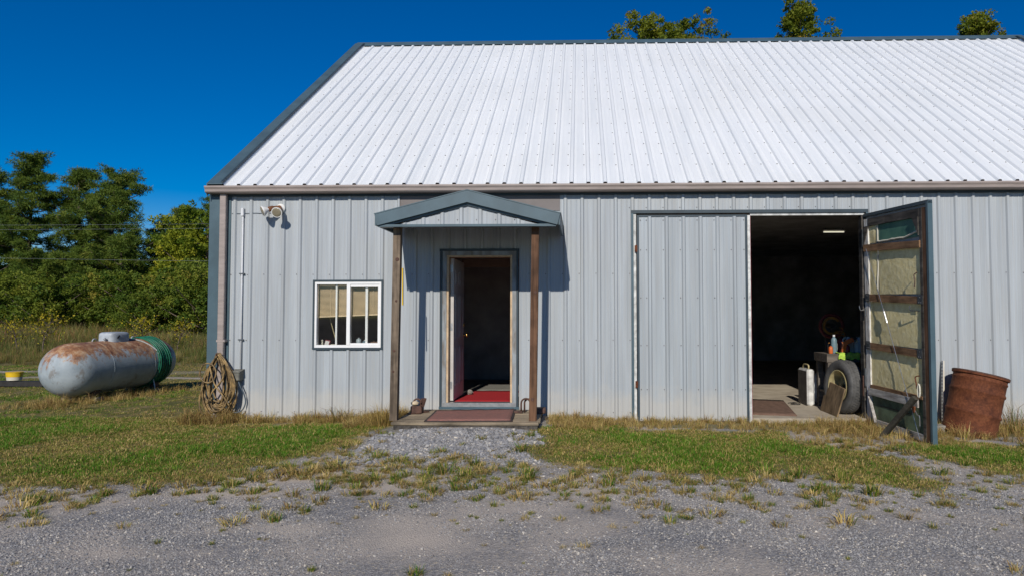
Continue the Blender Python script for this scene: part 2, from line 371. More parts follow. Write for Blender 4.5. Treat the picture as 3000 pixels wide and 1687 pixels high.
# ------------------------------------------------------------------ ground
def ground_mat(name):
    m, n, l, b = nt(name)
    at = n.new('ShaderNodeAttribute'); at.attribute_name = 'lawn'
    # crushed stone: cells of different greys between fines
    tc = n.new('ShaderNodeTexCoord'); vo = n.new('ShaderNodeTexVoronoi'); vo.inputs['Scale'].default_value = 85; l.new(tc.outputs['Object'], vo.inputs['Vector'])
    sv = n.new('ShaderNodeSeparateColor'); l.new(vo.outputs['Color'], sv.inputs[0])
    rc = ramp(n, [(0, (.13, .129, .132)), (.5, (.245, .238, .235)), (.85, (.35, .333, .315)), (1, (.52, .43, .30))]); l.new(sv.outputs[0], rc.inputs[0])
    fn = noise(n, l, 1.1, 6, None, .62); fr = ramp(n, [(.42, 0), (.62, .65)]); l.new(fn.outputs[0], fr.inputs[0])
    fine = noise(n, l, 90, 3); fcol = ramp(n, [(.3, (.44, .375, .31)), (.7, (.60, .52, .43))]); l.new(fine.outputs[0], fcol.inputs[0])
    gcol = mixc(n, l, fr.outputs[0], rc.outputs[0], fcol.outputs[0])
    sa = n.new('ShaderNodeAttribute'); sa.attribute_name = 'sand'
    gcol = mixc(n, l, sa.outputs['Fac'], gcol, fcol.outputs[0])
    # soil and thatch under the grass
    s1 = noise(n, l, 2.3, 6, None, .65); sc = ramp(n, [(.34, (.085, .10, .026)), (.50, (.16, .14, .05)), (.66, (.29, .22, .11))]); l.new(s1.outputs[0], sc.inputs[0])
    s2 = noise(n, l, 45, 3); s2r = ramp(n, [(.3, .6), (.7, 1.25)]); l.new(s2.outputs[0], s2r.inputs[0])
    scol = mixc(n, l, 1.0, sc.outputs[0], s2r.outputs[0], 'MULTIPLY')
    c = mixc(n, l, at.outputs['Fac'], gcol, scol)
    l.new(c, b.inputs['Base Color']); b.inputs['Roughness'].default_value = .95; b.inputs['Specular IOR Level'].default_value = .15
    bump(n, l, b, vo.outputs['Distance'], .55, .012)
    return m
M['ground'] = ground_mat('soil and gravel')
gx = np.concatenate([np.geomspace(-900, -16, 22), np.arange(-15, -2.0, .22), np.arange(-2, 12.5, .075), np.arange(13, 30, 1.0), np.geomspace(32, 900, 14)])
gy = np.concatenate([np.geomspace(-400, -10, 12), np.arange(-9, -6.2, .3), np.arange(-6, .3, .075), np.arange(.5, 14, .2), np.arange(15, 60, 3.0), np.geomspace(65, 1200, 12)])
GX, GY = np.meshgrid(gx, gy); nx, ny = len(gx), len(gy)
GZ = ground_z(GX, GY); far = (np.abs(GX) > 60) | (np.abs(GY) > 60); GZ[far] = -.06
def soft(fn, X, Y, r):
    a = np.zeros(X.shape)
    for k in range(9):
        g = 2*math.pi*k/8; d = 0 if k == 8 else r
        a += fn(X+d*math.cos(g), Y+d*math.sin(g))
    return a/9
LA = soft(lambda x, y: lawn(x, y).astype(float), GX, GY, .10)
LA[(GY > 12) | (GX > 14)] = 1; LA[(GY < -9)] = 0
# dry thatch strip along the wall foot counts as soil, apart from the walk to the porch
strip = (GY > -.55) & (GY < .2) & (GX > -.3) & ((GX < 2.8) | (GX > 4.75)); LA[strip] = np.maximum(LA[strip], .8)
SANDS = ((2.55, -3.25, .9, .22, .9), (2.3, -3.75, .7, .22, .8), (4.0, -4.7, .45, .5, .8), (4.5, -4.1, .45, .3, .6), (3.2, -4.6, .6, .15, .6), (8.05, -1.35, .5, .35, .8), (6.9, -3.9, .7, .2, .5), (.4, -4.1, .8, .25, .6), (2.2, -5.1, .5, .12, .6), (5.2, -3.6, .5, .15, .7), (1.3, -4.0, .6, .15, .7), (7.6, -4.2, .5, .15, .5), (3.4, -3.5, .6, .2, .7))
def sand(x, y):
    v = np.zeros(np.shape(x))
    for sx, sy, rx, ry, a in SANDS: v = np.maximum(v, a*np.exp(-((x-sx)/rx)**2-((y-sy)/ry)**2))
    return np.clip(v*(.4+1.3*fbm(x, y, 3)), 0, 1)
SA = sand(GX, GY)
def track(x, y):
    x = np.asarray(x, float); y = np.asarray(y, float); c = .02*(x+6); w = fbm(x, y*2, .9)
    a = np.exp(-((y-8.5+c)/.38)**2)+np.exp(-((y-6.9+c)/.26)**2)
    return np.clip((a*(w*2.2-.25)), 0, 1)*(x < -.4)
TK = track(GX, GY); LA = LA*(1-.85*TK); SA = np.maximum(SA, TK)
idx = np.arange(nx*ny).reshape(ny, nx)
quads = np.stack([idx[:-1, :-1], idx[:-1, 1:], idx[1:, 1:], idx[1:, :-1]], -1).reshape(-1, 4)
fl = LA.ravel()[quads].mean(1); fl[(GY.ravel()[quads[:, 0]] > .3)] = 1
def sheet(name, sel):
    q = quads[sel]; used, inv = np.unique(q, return_inverse=True); q = inv.reshape(-1, 4)
    me = bpy.data.meshes.new(name); me.from_pydata(np.stack([GX.ravel()[used], GY.ravel()[used], GZ.ravel()[used]], 1).tolist(), [], q.tolist())
    for nm, arr in (('lawn', LA), ('sand', SA)):
        a = me.attributes.new(nm, 'FLOAT', 'POINT'); a.data.foreach_set('value', arr.ravel()[used].astype(np.float32))
    me.materials.append(M['ground']); me.polygons.foreach_set('use_smooth', [True]*len(me.polygons))
    ob = bpy.data.objects.new(name, me); C.objects.link(ob); ob['kind'] = 'structure'; return ob
sheet('ground', fl >= .5); sheet('gravel_drive', fl < .5)
# ------------------------------------------------------------------ the metal building
RIB, RIBP = .335, .2286
def profile(x0, x1, ph, h=.023, w0=.029, w1=.014):
    pts = [(x0, None), (x1, None)]
    k = math.floor((x0-ph)/RIBP)-1
    while ph+k*RIBP < x1+.3:
        c = ph+k*RIBP
        for dx, hh in ((-w0, 0), (-w1, h), (w1, h), (w0, 0)): pts.append((c+dx, hh))
        for mc in (RIBP/3, 2*RIBP/3):
            for dx, hh in ((-.012, 0), (0, .0035), (.012, 0)): pts.append((c+mc+dx, hh))
        k += 1
    inner = sorted(p for p in pts if p[1] is not None); xs = [p[0] for p in inner]; hs_ = [p[1] for p in inner]
    out = [(x0, float(np.interp(x0, xs, hs_)))]+[p for p in inner if x0+1e-5 < p[0] < x1-1e-5]+[(x1, float(np.interp(x1, xs, hs_)))]
    return out
def ribbed(mb, x0, x1, zlo, zhi, ph=RIB, frame=None, h=.023, w0=.029, w1=.014):
    """ribbed sheet between x0 and x1; zlo/zhi numbers or functions of x; frame(x, out, z) -> world point"""
    lo = zlo if callable(zlo) else (lambda x: zlo); hi = zhi if callable(zhi) else (lambda x: zhi)
    fr = frame or (lambda x, o, z: (x, -o, z)); P = profile(x0, x1, ph, h, w0, w1)
    vv = []; ff = []
    for i, (x, o) in enumerate(P):
        vv += [fr(x, o, lo(x)), fr(x, o, hi(x))]
        if i: ff.append((2*i-2, 2*i, 2*i+1, 2*i-1))
    mb.add(vv, ff)
BL, BW, RIDGE, EAVE = 15.0, 12.08, 7.61, 3.2
RX, RY = 6.0, 6.0
SLOPE = (RIDGE-EAVE)/(RY+.08)
bld = thing('metal_building', 'long grey ribbed metal workshop with a white ribbed roof and slate trim', 'building', (0, 0, 0))
OPEN = [(3.19, 4.275, .06, 2.33), (1.447, 2.415, .964, 1.912), (5.80, 8.985, -1, 2.845), (2.632, 4.833, 2.845, 3.3)]
def gb(x): return float(ground_z(x, -.05))
edges = [.10, .305]+[.305+.9144*k for k in range(1, 17)]+[BL]
for a, b_ in zip(edges[:-1], edges[1:]):
    mb = MB(); cuts = sorted({a, b_}|{e for o in OPEN for e in o[:2] if a < e < b_})
    for c, d in zip(cuts[:-1], cuts[1:]):
        zs = [(-.12, 3.17)]
        for o in OPEN:
            if o[0]-1e-6 <= c and d <= o[1]+1e-6:
                nz = []
                for lo, hi in zs:
                    if o[2] > lo: nz.append((lo, min(hi, o[2])))
                    if o[3] < hi: nz.append((max(lo, o[3]), hi))
                zs = [q for q in nz if q[1]-q[0] > .005]
        for lo, hi in zs: ribbed(mb, c, d, lo, hi)
    if mb.v: mb.build('wall_panel', 'wall', bld)
# gable ends and back wall
top = lambda y: min(EAVE+SLOPE*(y+.08), EAVE+SLOPE*(12.08-y))-.03
for k in range(14):
    a, b_ = .02+k*.9144, min(.02+(k+1)*.9144, 12.0)
    if b_-a < .05: continue
    mb = MB(); ribbed(mb, a, b_, -.15, top, 0, lambda y, o, z: (.004-o, y, z)); mb.build('gable_panel', 'wall', bld)
    mb = MB(); ribbed(mb, a, b_, -.15, top, 0, lambda y, o, z: (BL-.004+o, y, z)); mb.build('gable_panel', 'wall', bld)
mb = MB(); ribbed(mb, .02, BL-.02, -.15, 3.17, 0, lambda x, o, z: (x, 12.0+o, z)); mb.build('back_wall', 'wall', bld)
# flat flashing plate behind the porch gable
MB().box(2.634, 4.831, -.006, .01, 2.85, 3.16).build('flashing_plate', 'plate', bld)
# screws on the wall sheets
def screws(pts, nrm, r=.009, t=.005):
    mb = MB(); nrm = Vector(nrm).normalized(); a = nrm.orthogonal().normalized(); b2 = nrm.cross(a)
    for p in pts:
        p = Vector(p); ring = [p+(a*math.cos(g)+b2*math.sin(g))*r for g in [k*math.pi/3 for k in range(6)]]
        mb.add(ring+[q+nrm*t for q in ring], [tuple(range(6, 12))]+[(i, (i+1) % 6, 6+(i+1) % 6, 6+i) for i in range(6)])
    return mb
pts = []
for z_ in (1.99, 1.09, .12):
    for k in range(-1, 64):
        x = RIB+k*RIBP-.042
        if not .2 < x < BL-.1: continue
        if any(o[0]-.02 < x < o[1]+.02 and o[2]-.02 < z_ < o[3]+.02 for o in OPEN): continue
        pts.append((x, -.001, z_+random.uniform(-.004, .004)))
for k in range(24, 38): pts.append((RIB+k*RIBP-.042, -.001, 2.885))
screws(pts, (0, -1, 0), .007).build('wall_screws', 'screw', bld, kind='stuff')
# corner trims
for x0, x1 in ((-.012, .15), (BL-.15, BL+.012)):
    MB().box(x0, x1, -.026, .0, -.12, 3.16).build('corner_trim', 'slate', bld)
    xe = x0 if x0 < 1 else x1-.012
    MB().box(xe, xe+.012, .001, .15, -.12, 3.16).build('corner_trim', 'slate', bld)
mb = MB().box(.15, .283, -.014, -.001, -.12, 3.06); mb.build('shadow_strip', 'slate', bld)  # slate coloured strip standing in for the shadow beside the downspout
# roof: sheets, screws, ridge cap, rakes
ROOFPH = .421
ny_, nz_ = -math.sin(math.atan(SLOPE)), math.cos(math.atan(SLOPE))
def roof_front(x, o, t): return (x, -.08+t*(RY+.08)+ny_*o, EAVE+t*(RIDGE-EAVE)+nz_*o)
def roof_back(x, o, t): return (x, 12.08-t*(RY+.08)-ny_*o, EAVE+t*(RIDGE-EAVE)+nz_*o)
e = .20
while e < BL-.2:
    b_ = min(ROOFPH-.04+.9144*(math.floor((e-ROOFPH+.04+1e-4)/.9144)+1), BL-.2)
    mb = MB(); ribbed(mb, e, b_, 0, .985, ROOFPH, roof_front, .030, .033, .018); mb.build('roof_panel', 'roof', bld)
    mb = MB(); ribbed(mb, e, b_, 0, .985, ROOFPH, roof_back, .030, .033, .018); mb.build('roof_panel', 'roof', bld)
    e = b_
pts = []
for t in (.082, .134, .188, .250, .306, .396, .472, .523, .576, .633, .689, .743, .80, .852, .91):
    k = 0
    while ROOFPH+k*RIBP < BL-.2:
        if random.random() > .03: pts.append(roof_front(ROOFPH+k*RIBP-.058, .001, t+random.uniform(-.0012, .0012)))
        k += 1
screws(pts, (0, ny_, nz_), .0095, .006).build('roof_screws', 'roof_screw', bld, kind='stuff')
pr_ = [(RY-.17, RIDGE-.17*SLOPE+.026), (RY, RIDGE+.047), (RY+.17, RIDGE-.17*SLOPE+.026), (RY+.16, RIDGE-.16*SLOPE+.018), (RY, RIDGE+.03), (RY-.16, RIDGE-.16*SLOPE+.018)]
MB().prism([(.02, y+.0, z+.012) for y, z in pr_], (BL-.04, 0, 0)).build('ridge_cap', 'slate', bld)
for sx in (0, 1):
    for fn in (roof_front, roof_back):
        mb = MB()
        x0, x1 = (-.004, .215) if sx == 0 else (BL-.215, BL+.004)
        a = [roof_front(x0, .042, -.004), roof_front(x1, .042, -.004)] if fn is roof_front else [roof_back(x0, .042, -.004), roof_back(x1, .042, -.004)]
        c = [fn(x0, .042, .992), fn(x1, .042, .992)]
        t_ = .012; up_ = Vector((0, 0, t_))
        A, B, D, E_ = Vector(a[0]), Vector(a[1]), Vector(c[1]), Vector(c[0])
        mb.prism([A, B, D, E_], (0, 0, t_))
        xo = x0 if sx == 0 else x1-.012
        p = Vector((xo, A.y, A.z-.16)); q = Vector((xo, E_.y, E_.z-.16))
        mb.prism([p, q, q+Vector((0, 0, .158)), p+Vector((0, 0, .158))], (.012, 0, 0))
        mb.build('rake_trim', 'slate', bld)
        # small standing lip where the trim meets the white sheet
        xi = x1-.03 if sx == 0 else x0
        p = Vector(fn(xi, .055, 0)); q = Vector(fn(xi, .055, .985))
        MB().prism([p, p+Vector((.03, 0, 0)), p+Vector((.03, 0, .014)), p+Vector((0, 0, .014))], q-p).build('rake_lip', 'slate_dark', bld)
# eave closure under the sheet ends, gutter and downspout
MB().box(.02, BL-.02, -.030, -.004, 3.06, 3.168).build('eave_trim', 'slate_dark', bld)
gp = [(-.034, 3.183), (-.034, 3.092), (-.145, 3.092), (-.165, 3.108), (-.170, 3.140), (-.186, 3.165), (-.186, 3.186), (-.174, 3.186), (-.174, 3.168), (-.160, 3.142), (-.155, 3.112), (-.141, 3.102), (-.044, 3.102), (-.044, 3.183)]
gut = MB().prism([(.0, y, z) for y, z in gp], (BL-.0, 0, 0)).build('gutter', 'taupe', bld)
MB().prism([(-.006, y, z) for y, z in gp[:8]], (.0055, 0, 0)).build('gutter_end_cap', 'taupe', gut)
ds = MB().cbox(.163, .25, -.095, -.030, .06, 3.091, .008).build('downspout', 'taupe', bld)
MB().box(.155, .272, -.099, -.015, 1.07, 1.10).build('downspout_strap', 'taupe', ds)
MB().bar((.206, -.06, .14), (.206, -.24, .03), .085, .06).build('downspout_elbow', 'taupe', ds)

# interior lining, floors, partition
mb = MB()
mb.box(.12, .16, .12, 11.9, -.1, 3.26).box(BL-.16, BL-.12, .12, 11.9, -.1, 3.26).box(.16, BL-.16, 11.8, 11.84, -.1, 3.26)
mb.build('interior_lining', 'interior', bld)
MB().box(5.36, 5.46, .03, 11.75, .05, 3.22).build('partition', 'interior', bld)
MB().box(.165, BL-.165, .12, 11.79, 3.225, 3.255).build('interior_ceiling', 'interior', bld)
mb = MB(); mb.box(.16, 1.44, .05, .09, .05, 3.20).box(2.42, 3.18, .05, .09, .05, 3.20).box(4.285, 5.36, .05, .09, .05, 3.20).box(1.44, 2.42, .05, .09, .05, .955).box(1.44, 2.42, .05, .09, 1.92, 3.20).box(3.18, 4.285, .05, .09, 2.34, 3.20)
mb.box(8.995, BL-.17, .05, .09, .05, 3.20).box(5.46, 5.79, .05, .09, .05, 3.20).box(5.79, 8.995, .05, .09, 2.86, 3.20)
mb.build('interior_lining', 'interior', bld)
MB().box(5.47, BL-.17, -.015, 11.78, -.25, .05).build('concrete_floor', 'concrete', bld)
MB().box(.17, 5.355, .10, 3.49, -.1, .235).build('office_floor', 'office_floor', bld)
MB().box(.17, 5.355, 3.5, 3.56, .235, 3.22).build('office_back_wall', 'office_wall', bld)
MB().box(3.28, 4.9, 1.2, 1.26, 2.17, 2.29).build('inner_header', 'brown_trim', bld)

# entry door
MB().box(3.202, 3.228, -.028, .0, .10, 2.321).build('door_trim', 'slate_dark', bld)
MB().box(4.24, 4.266, -.028, .0, .10, 2.321).build('door_trim', 'slate_dark', bld)
MB().box(3.19, 4.278, -.034, .0, 2.3, 2.33).build('door_trim', 'slate_dark', bld)
for x0, x1 in ((3.229, 3.285), (4.183, 4.239)): MB().box(x0, x1, -.020, .045, .19, 2.298).build('door_casing', 'weathered', bld)
MB().box(3.286, 4.182, -.020, .045, 2.243, 2.298).build('door_casing', 'weathered', bld)
for x0, x1 in ((3.286, 3.312), (4.156, 4.182)): MB().box(x0, x1, -.012, .13, .25, 2.241).build('door_jamb', 'jamb', bld)
MB().box(3.313, 4.155, -.012, .13, 2.218, 2.241).build('door_jamb', 'jamb', bld)
MB().box(3.229, 4.239, -.030, .12, .195, .248).build('door_sill', 'zinc', bld)
MB().box(3.19, 4.278, -.036, -.004, .10, .194).build('door_trim', 'slate', bld)
DX, DY = 3.318, .10       # leaf swung inward: stands along +y at its hinge
ed = MB().box(DX, DX+.044, DY, DY+.83, .262, 2.21).build('entry_door', 'door_white', bld)
for (ya, yb) in ((.09, .37), (.46, .74)):
    for (za, zb) in ((.45, .98), (1.10, 1.72), (1.84, 2.06)):
        x = DX+.0445; mb = MB()
        mb.box(x, x+.006, DY+ya, DY+yb, za, za+.03).box(x, x+.006, DY+ya, DY+yb, zb-.03, zb).box(x, x+.006, DY+ya, DY+ya+.03, za+.03, zb-.03).box(x, x+.006, DY+yb-.03, DY+yb, za+.03, zb-.03)
        mb.box(x, x+.005, DY+ya+.06, DY+yb-.06, za+.06, zb-.06)
        mb.build('door_panel', 'door_white', ed)
MB().lathe([(.030, 0), (.030, .008), (.012, .012), (.012, .035), (.027, .045), (.030, .060), (.022, .072)], (DX+.044, DY+.76, 1.135), (1, 0, 0), 16).build('door_knob', 'brass', ed, True)
MB().lathe([(.028, 0), (.028, .012), (.016, .016), (.014, .028)], (DX+.044, DY+.76, 1.29), (1, 0, 0), 16).build('deadbolt', 'brass', ed, True)
for z_ in (.42, 1.22, 2.02): MB().box(DX-.004, DX+.030, DY-.003, DY-.0005, z_, z_+.10).build('hinge', 'zinc', ed)

# window
for a in ((1.447, 2.415, -.030, .0, 1.887, 1.912), (1.447, 2.415, -.034, .0, .964, .990)): MB().box(*a).build('window_trim', 'slate_dark', bld)
for a in ((1.447, 1.472, -.030, .0, .991, 1.886), (2.390, 2.415, -.030, .0, .991, 1.886)): MB().box(*a).build('window_trim', 'slate_dark', bld)
win = MB()
win.box(1.473, 2.389, -.022, .06, 1.852, 1.886).box(1.473, 2.389, -.022, .06, .991, 1.026).box(1.473, 1.499, -.022, .06, 1.027, 1.851).box(2.363, 2.389, -.022, .06, 1.027, 1.851).box(1.915, 1.962, -.026, .05, 1.027, 1.851)
win = win.build('window', 'white', bld)
sash = MB().box(1.963, 2.362, -.012, .015, 1.815, 1.851).box(1.963, 2.362, -.012, .015, 1.027, 1.052).box(2.342, 2.362, -.012, .015, 1.053, 1.814).build('sash', 'white', win)
MB().box(1.963, 2.341, .000, .004, 1.053, 1.814).build('pane', 'glass', win)
MB().box(1.500, 1.914, .012, .016, 1.027, 1.851).build('pane', 'glass', win)
MB().box(1.745, 1.767, .024, .05, 1.030, 1.848).build('inner_bar', 'white', win)
MB().box(2.160, 2.192, .020, .05, 1.030, 1.848).build('inner_bar', 'white', win)
MB().box(2.187, 2.197, -.004, -.0005, 1.40, 1.46).build('sash_latch', 'white', win)
MB().box(1.46, 2.40, .10, .26, .965, 1.005).build('window_sill', 'brown_trim', win)
bl = thing('window_blind', 'tan slatted blind hanging crooked behind the white sliding window', 'blind', (1.92, .10, 1.84))
mb = MB(); ns = 25
for i in range(ns):
    f = i/(ns-1); zl = 1.815-f*(1.815-1.425); zr = 1.815-f*(1.815-1.455)
    P = [Vector((1.505, .075, zl-.0045)), Vector((2.355, .075, zr-.0045)), Vector((2.355, .090, zr+.0035)), Vector((1.505, .090, zl+.0035))]
    mb.prism(P, (0, .0004, .0012))
mb.build('slats', 'blind', bl, kind='stuff')
MB().prism([(1.503, .072, 1.402), (2.357, .072, 1.434), (2.357, .098, 1.434), (1.503, .098, 1.402)], (0, 0, .013)).build('bottom_rail', 'blind', bl)
MB().box(1.503, 2.357, .068, .10, 1.823, 1.85).build('head_rail', 'blind', bl)
for x in (1.66, 2.25): MB().box(x, x+.004, .068, .071, 1.43, 1.822).build('ladder_tape', 'blind', bl)

# double door: frame and the closed leaf
MB().box(5.800, 8.985, -.034, .0, 2.802, 2.845).build('doorway_trim', 'slate_dark', bld)
MB().box(5.800, 5.832, -.034, .0, -.05, 2.801).build('doorway_trim', 'slate', bld)
MB().box(5.833, 5.868, -.016, .04, -.03, 2.801).build('doorway_jamb', 'white_old', bld)
MB().box(7.41, 8.94, -.012, .04, 2.768, 2.801).build('doorway_jamb', 'white_old', bld)
MB().box(8.955, 8.985, -.034, .0, -.08, 2.801).build('doorway_trim', 'slate', bld)
MB().box(8.90, 8.954, -.010, .09, .05, 2.767).build('doorway_jamb', 'charred', bld)
mb = MB(); ribbed(mb, 5.905, 7.335, .012, 2.755, RIB, lambda x, o, z: (x, -.030-o, z))
cd = mb.build('closed_door', 'leafdoor', bld, label='closed ribbed grey steel leaf of the double door')
for a in ((5.876, 5.906, -.040, .012, .0, 2.776), (7.334, 7.366, -.040, .012, .0, 2.776), (5.907, 7.333, -.040, .012, 2.752, 2.777), (5.907, 7.333, -.040, .012, -.008, .014)):
    MB().box(*a).build('edge_trim', 'slate_dark', cd)
MB().box(5.908, 7.332, -.020, .012, .016, 2.75).build('backing_board', 'charred', cd)
MB().box(7.368, 7.404, -.03, .012, -.01, 2.77).build('meeting_strip', 'white_old', cd)
MB().box(7.4045, 7.412, -.02, .05, -.01, 2.765).build('meeting_edge', 'maroon', cd)
for z_ in (2.28, .46):
    mb = MB().box(5.846, 5.882, -.046, -.0405, z_, z_+.085).tube([(5.868, -.050, z_-.005), (5.868, -.050, z_+.09)], .009, 8); mb.build('hinge', 'rust', cd)
pts = []
for z_ in (2.707, 2.305, 1.659, 1.021, .432, .038):
    for k in range(25, 31): pts.append((RIB+k*RIBP-.045, -.031, z_))
    pts.append((5.925, -.031, z_)); pts.append((7.318, -.031, z_))
screws(pts, (0, -1, 0), .008).build('door_screws', 'screw', cd, kind='stuff')

# open leaf, swung out to the right and seen from its inner side
h0 = Vector((8.93, -.06, 0)); ud = Vector((.17, -1.37, 0)).normalized(); nd = Vector((-ud.y, ud.x, 0))   # nd points away from camera side (outer)
if nd.x < 0: nd = -nd
def dpt(u, v, o=0):                     # u from hinge, v height, o towards the inner (left) side
    q = h0+ud*(u*.925)-nd*o; return Vector((q.x, q.y, v-.035*max(0, u)/1.45))
def dbox(u0, u1, v0, v1, o0, o1, v2=None, v3=None):
    v2 = v0 if v2 is None else v2; v3 = v1 if v3 is None else v3
    poly = [dpt(u0, v0, o0), dpt(u1, v2, o0), dpt(u1, v3, o0), dpt(u0, v1, o0)]
    return MB().prism(poly, -nd*(o1-o0))
od = dbox(-.02, 1.455, -.01, 2.75, -.045, -.03).build('open_door', 'leafdoor', bld, label='open door leaf showing its inner side of foam and old timber')
dbox(1.42, 1.46, -.03, 2.756, -.047, .012).build('edge_trim', 'slate', od)
dbox(-.03, 1.46, 2.735, 2.775, -.046, .010).build('edge_trim', 'slate_dark', od)
dbox(1.335, 1.418, 0, 2.70, -.028, .008).build('stile', 'brown_wood', od)
dbox(1.28, 1.333, .0, 2.70, -.028, .012).build('stile', 'charred', od)
dbox(-.02, .085, .02, 2.70, -.028, .010).build('stile', 'stile_white', od)
dbox(.088, 1.278, 2.60, 2.70, -.028, .014).build('rail', 'charred', od)
RA = [(-.01, 1.30, 2.27, 2.36, 2.235, 2.32), (.02, 1.30, 1.61, 1.705, 1.585, 1.67), (.02, 1.27, .985, 1.07, .96, 1.045)]
for u0, u1, a, b_, c, d in RA: dbox(u0, u1, a, b_, .0125, .030, c, d).build('rail', 'rail_wood', od)
dbox(.088, 1.278, .475, .515, -.028, .018).build('rail', 'rail_wood', od)
dbox(.06, 1.20, .385, .470, .0125, .032, .375, .475).build('rail', 'white_wood_y', od)
dbox(.088, 1.278, -.005, .075, -.028, .012).build('rail', 'white_wood_y', od)
for u0, u1, a, b_ in ((.087, .30, 2.37, 2.598), (.087, .285, 1.70, 2.268), (.32, 1.279, 1.70, 2.262), (.087, 1.279, 1.06, 1.605), (.087, 1.279, .517, .978)):
    n_ = 8; vv = []; ff = []; mm = 10
    for i in range(n_+1):
        for j in range(mm+1):
            uu = u0+(u1-u0)*i/n_; v_ = a+(b_-a)*j/mm
            bulge = .010*math.sin(math.pi*i/n_)*math.sin(math.pi*j/mm)+.004*random.random()
            vv.append(dpt(uu, v_, -.012+bulge))
    for i in range(n_):
        for j in range(mm): k = i*(mm+1)+j; ff.append((k, k+1, k+mm+2, k+mm+1))
    MB().add(vv, ff).build('foam_panel', 'foam', od, True)
dbox(.300, .318, 2.37, 2.598, -.026, .002).build('foam_edge', 'cream', od)
mb = MB(); P = [dpt(.293+.012*math.sin(i*.55), 2.20-i*.047, -.010) for i in range(11)]; mb.tube(P, [.006+.006*math.sin(math.pi*i/10) for i in range(11)], 5); mb.build('foam_edge', 'cream', od)
dbox(.32, 1.279, 2.37, 2.598, -.028, -.010).build('green_panel', 'green_panel', od)
mb = MB(); P = [dpt(.30+i*.07, 2.372+.02*vnoise(i, 2, .9)+(.012*max(0, i-9)), -.006) for i in range(14)]; mb.tube(P, .012, 5); mb.build('foam_edge', 'cream', od)
dbox(.087, 1.279, .077, .473, -.028, -.010).build('green_board', 'green_board', od)
dbox(.29, .98, .262, .274, -.0095, -.006).build('board_slot', 'black', od)
for tri in (((.0, 2.60), (.0, 2.37), (.12, 2.60)), ((1.278, 2.6), (1.15, 2.6), (1.278, 2.38))):
    MB().prism([dpt(u, v, .0145) for u, v in tri], -nd*.012).build('gusset', 'charred', od)
MB().bar(dpt(.06, .36, .02), dpt(.22, .04, .02), .010, .04, nd).build('corner_brace', 'white_wood_y', od)
for v_, L in ((1.655, .03), (1.63, 1.25), (1.03, .03), (1.0, 1.22)):
    br = dbox(L, L+.10, v_-.05, v_+.055, .0305, .034).build('bracket', 'steel', od)
    MB().add(*(lambda s: (s.v, s.f))(screws([dpt(L+.03, v_-.03, .034), dpt(L+.07, v_-.03, .034), dpt(L+.05, v_+.03, .034)], -nd, .006))).build('bracket_bolts', 'zinc', br, kind='stuff')
P = [dpt(.085, 2.30, .04), dpt(.55, 1.42, .045)]; MB().tube(P, .0035, 5).build('brace_cable', 'zinc', od)
P = [dpt(.56, 1.40, .045), dpt(1.25, .02, .04)]; MB().tube(P, .0035, 5).build('brace_cable', 'zinc', od)
MB().tube([dpt(.50, 1.515, .045), dpt(.52, 1.48, .045), dpt(.575, 1.37, .045), dpt(.59, 1.34, .045)], [.006, .013, .013, .006], 8).build('turnbuckle', 'zinc', od)
MB().tube(smoothpath([dpt(-.03, 1.50, .02), dpt(-.03, 1.49, .07), dpt(-.04, 1.55, .085)]), .004, 6).build('hook', 'zinc', od)
MB().tube([dpt(.02, 1.52, .03), dpt(.02, 1.40, .03)], .010, 6).build('latch', 'steel', od)
MB().tube(smoothpath([dpt(1.29, 1.50, .03), dpt(1.20, 1.505, .05), dpt(1.14, 1.51, .06), dpt(1.13, 1.56, .06)]), .006, 6).build('hook', 'steel', od)
MB().tube(smoothpath([dpt(1.25, 1.95, .03), dpt(1.22, 1.92, .05), dpt(1.235, 1.85, .05), dpt(1.22, 1.77, .05)]), .006, 6).build('hook', 'iron', od)
MB().tube(smoothpath([dpt(1.25, .75, .03), dpt(1.20, .73, .05), dpt(1.215, .66, .05), dpt(1.225, .60, .05)]), .007, 6).build('hook', 'rust', od)
lp = [dpt(1.265+.022*math.cos(g), .58+.075*math.sin(g), .05) for g in [k*math.pi/8 for k in range(16)]]
MB().tube(lp, .010, 6, closed=True).build('rope_loop', 'cream', od)
MB().tube(smoothpath([dpt(1.20, .34, .06), dpt(1.26, .30, .07), dpt(1.30, .29, .07), dpt(1.305, .18, .07)]), .006, 6).build('latch', 'zinc', od)
dbox(1.17, 1.20, .32, .39, .0555, .075).build('latch_plate', 'rust', od)
for v_ in (2.45, .6): dbox(-.055, -.022, v_-.12, v_+.12, -.02, .03).build('hinge', 'steel', od)
dbox(-.07, -.045, .35, .62, .035, .045).build('hinge', 'iron', od)

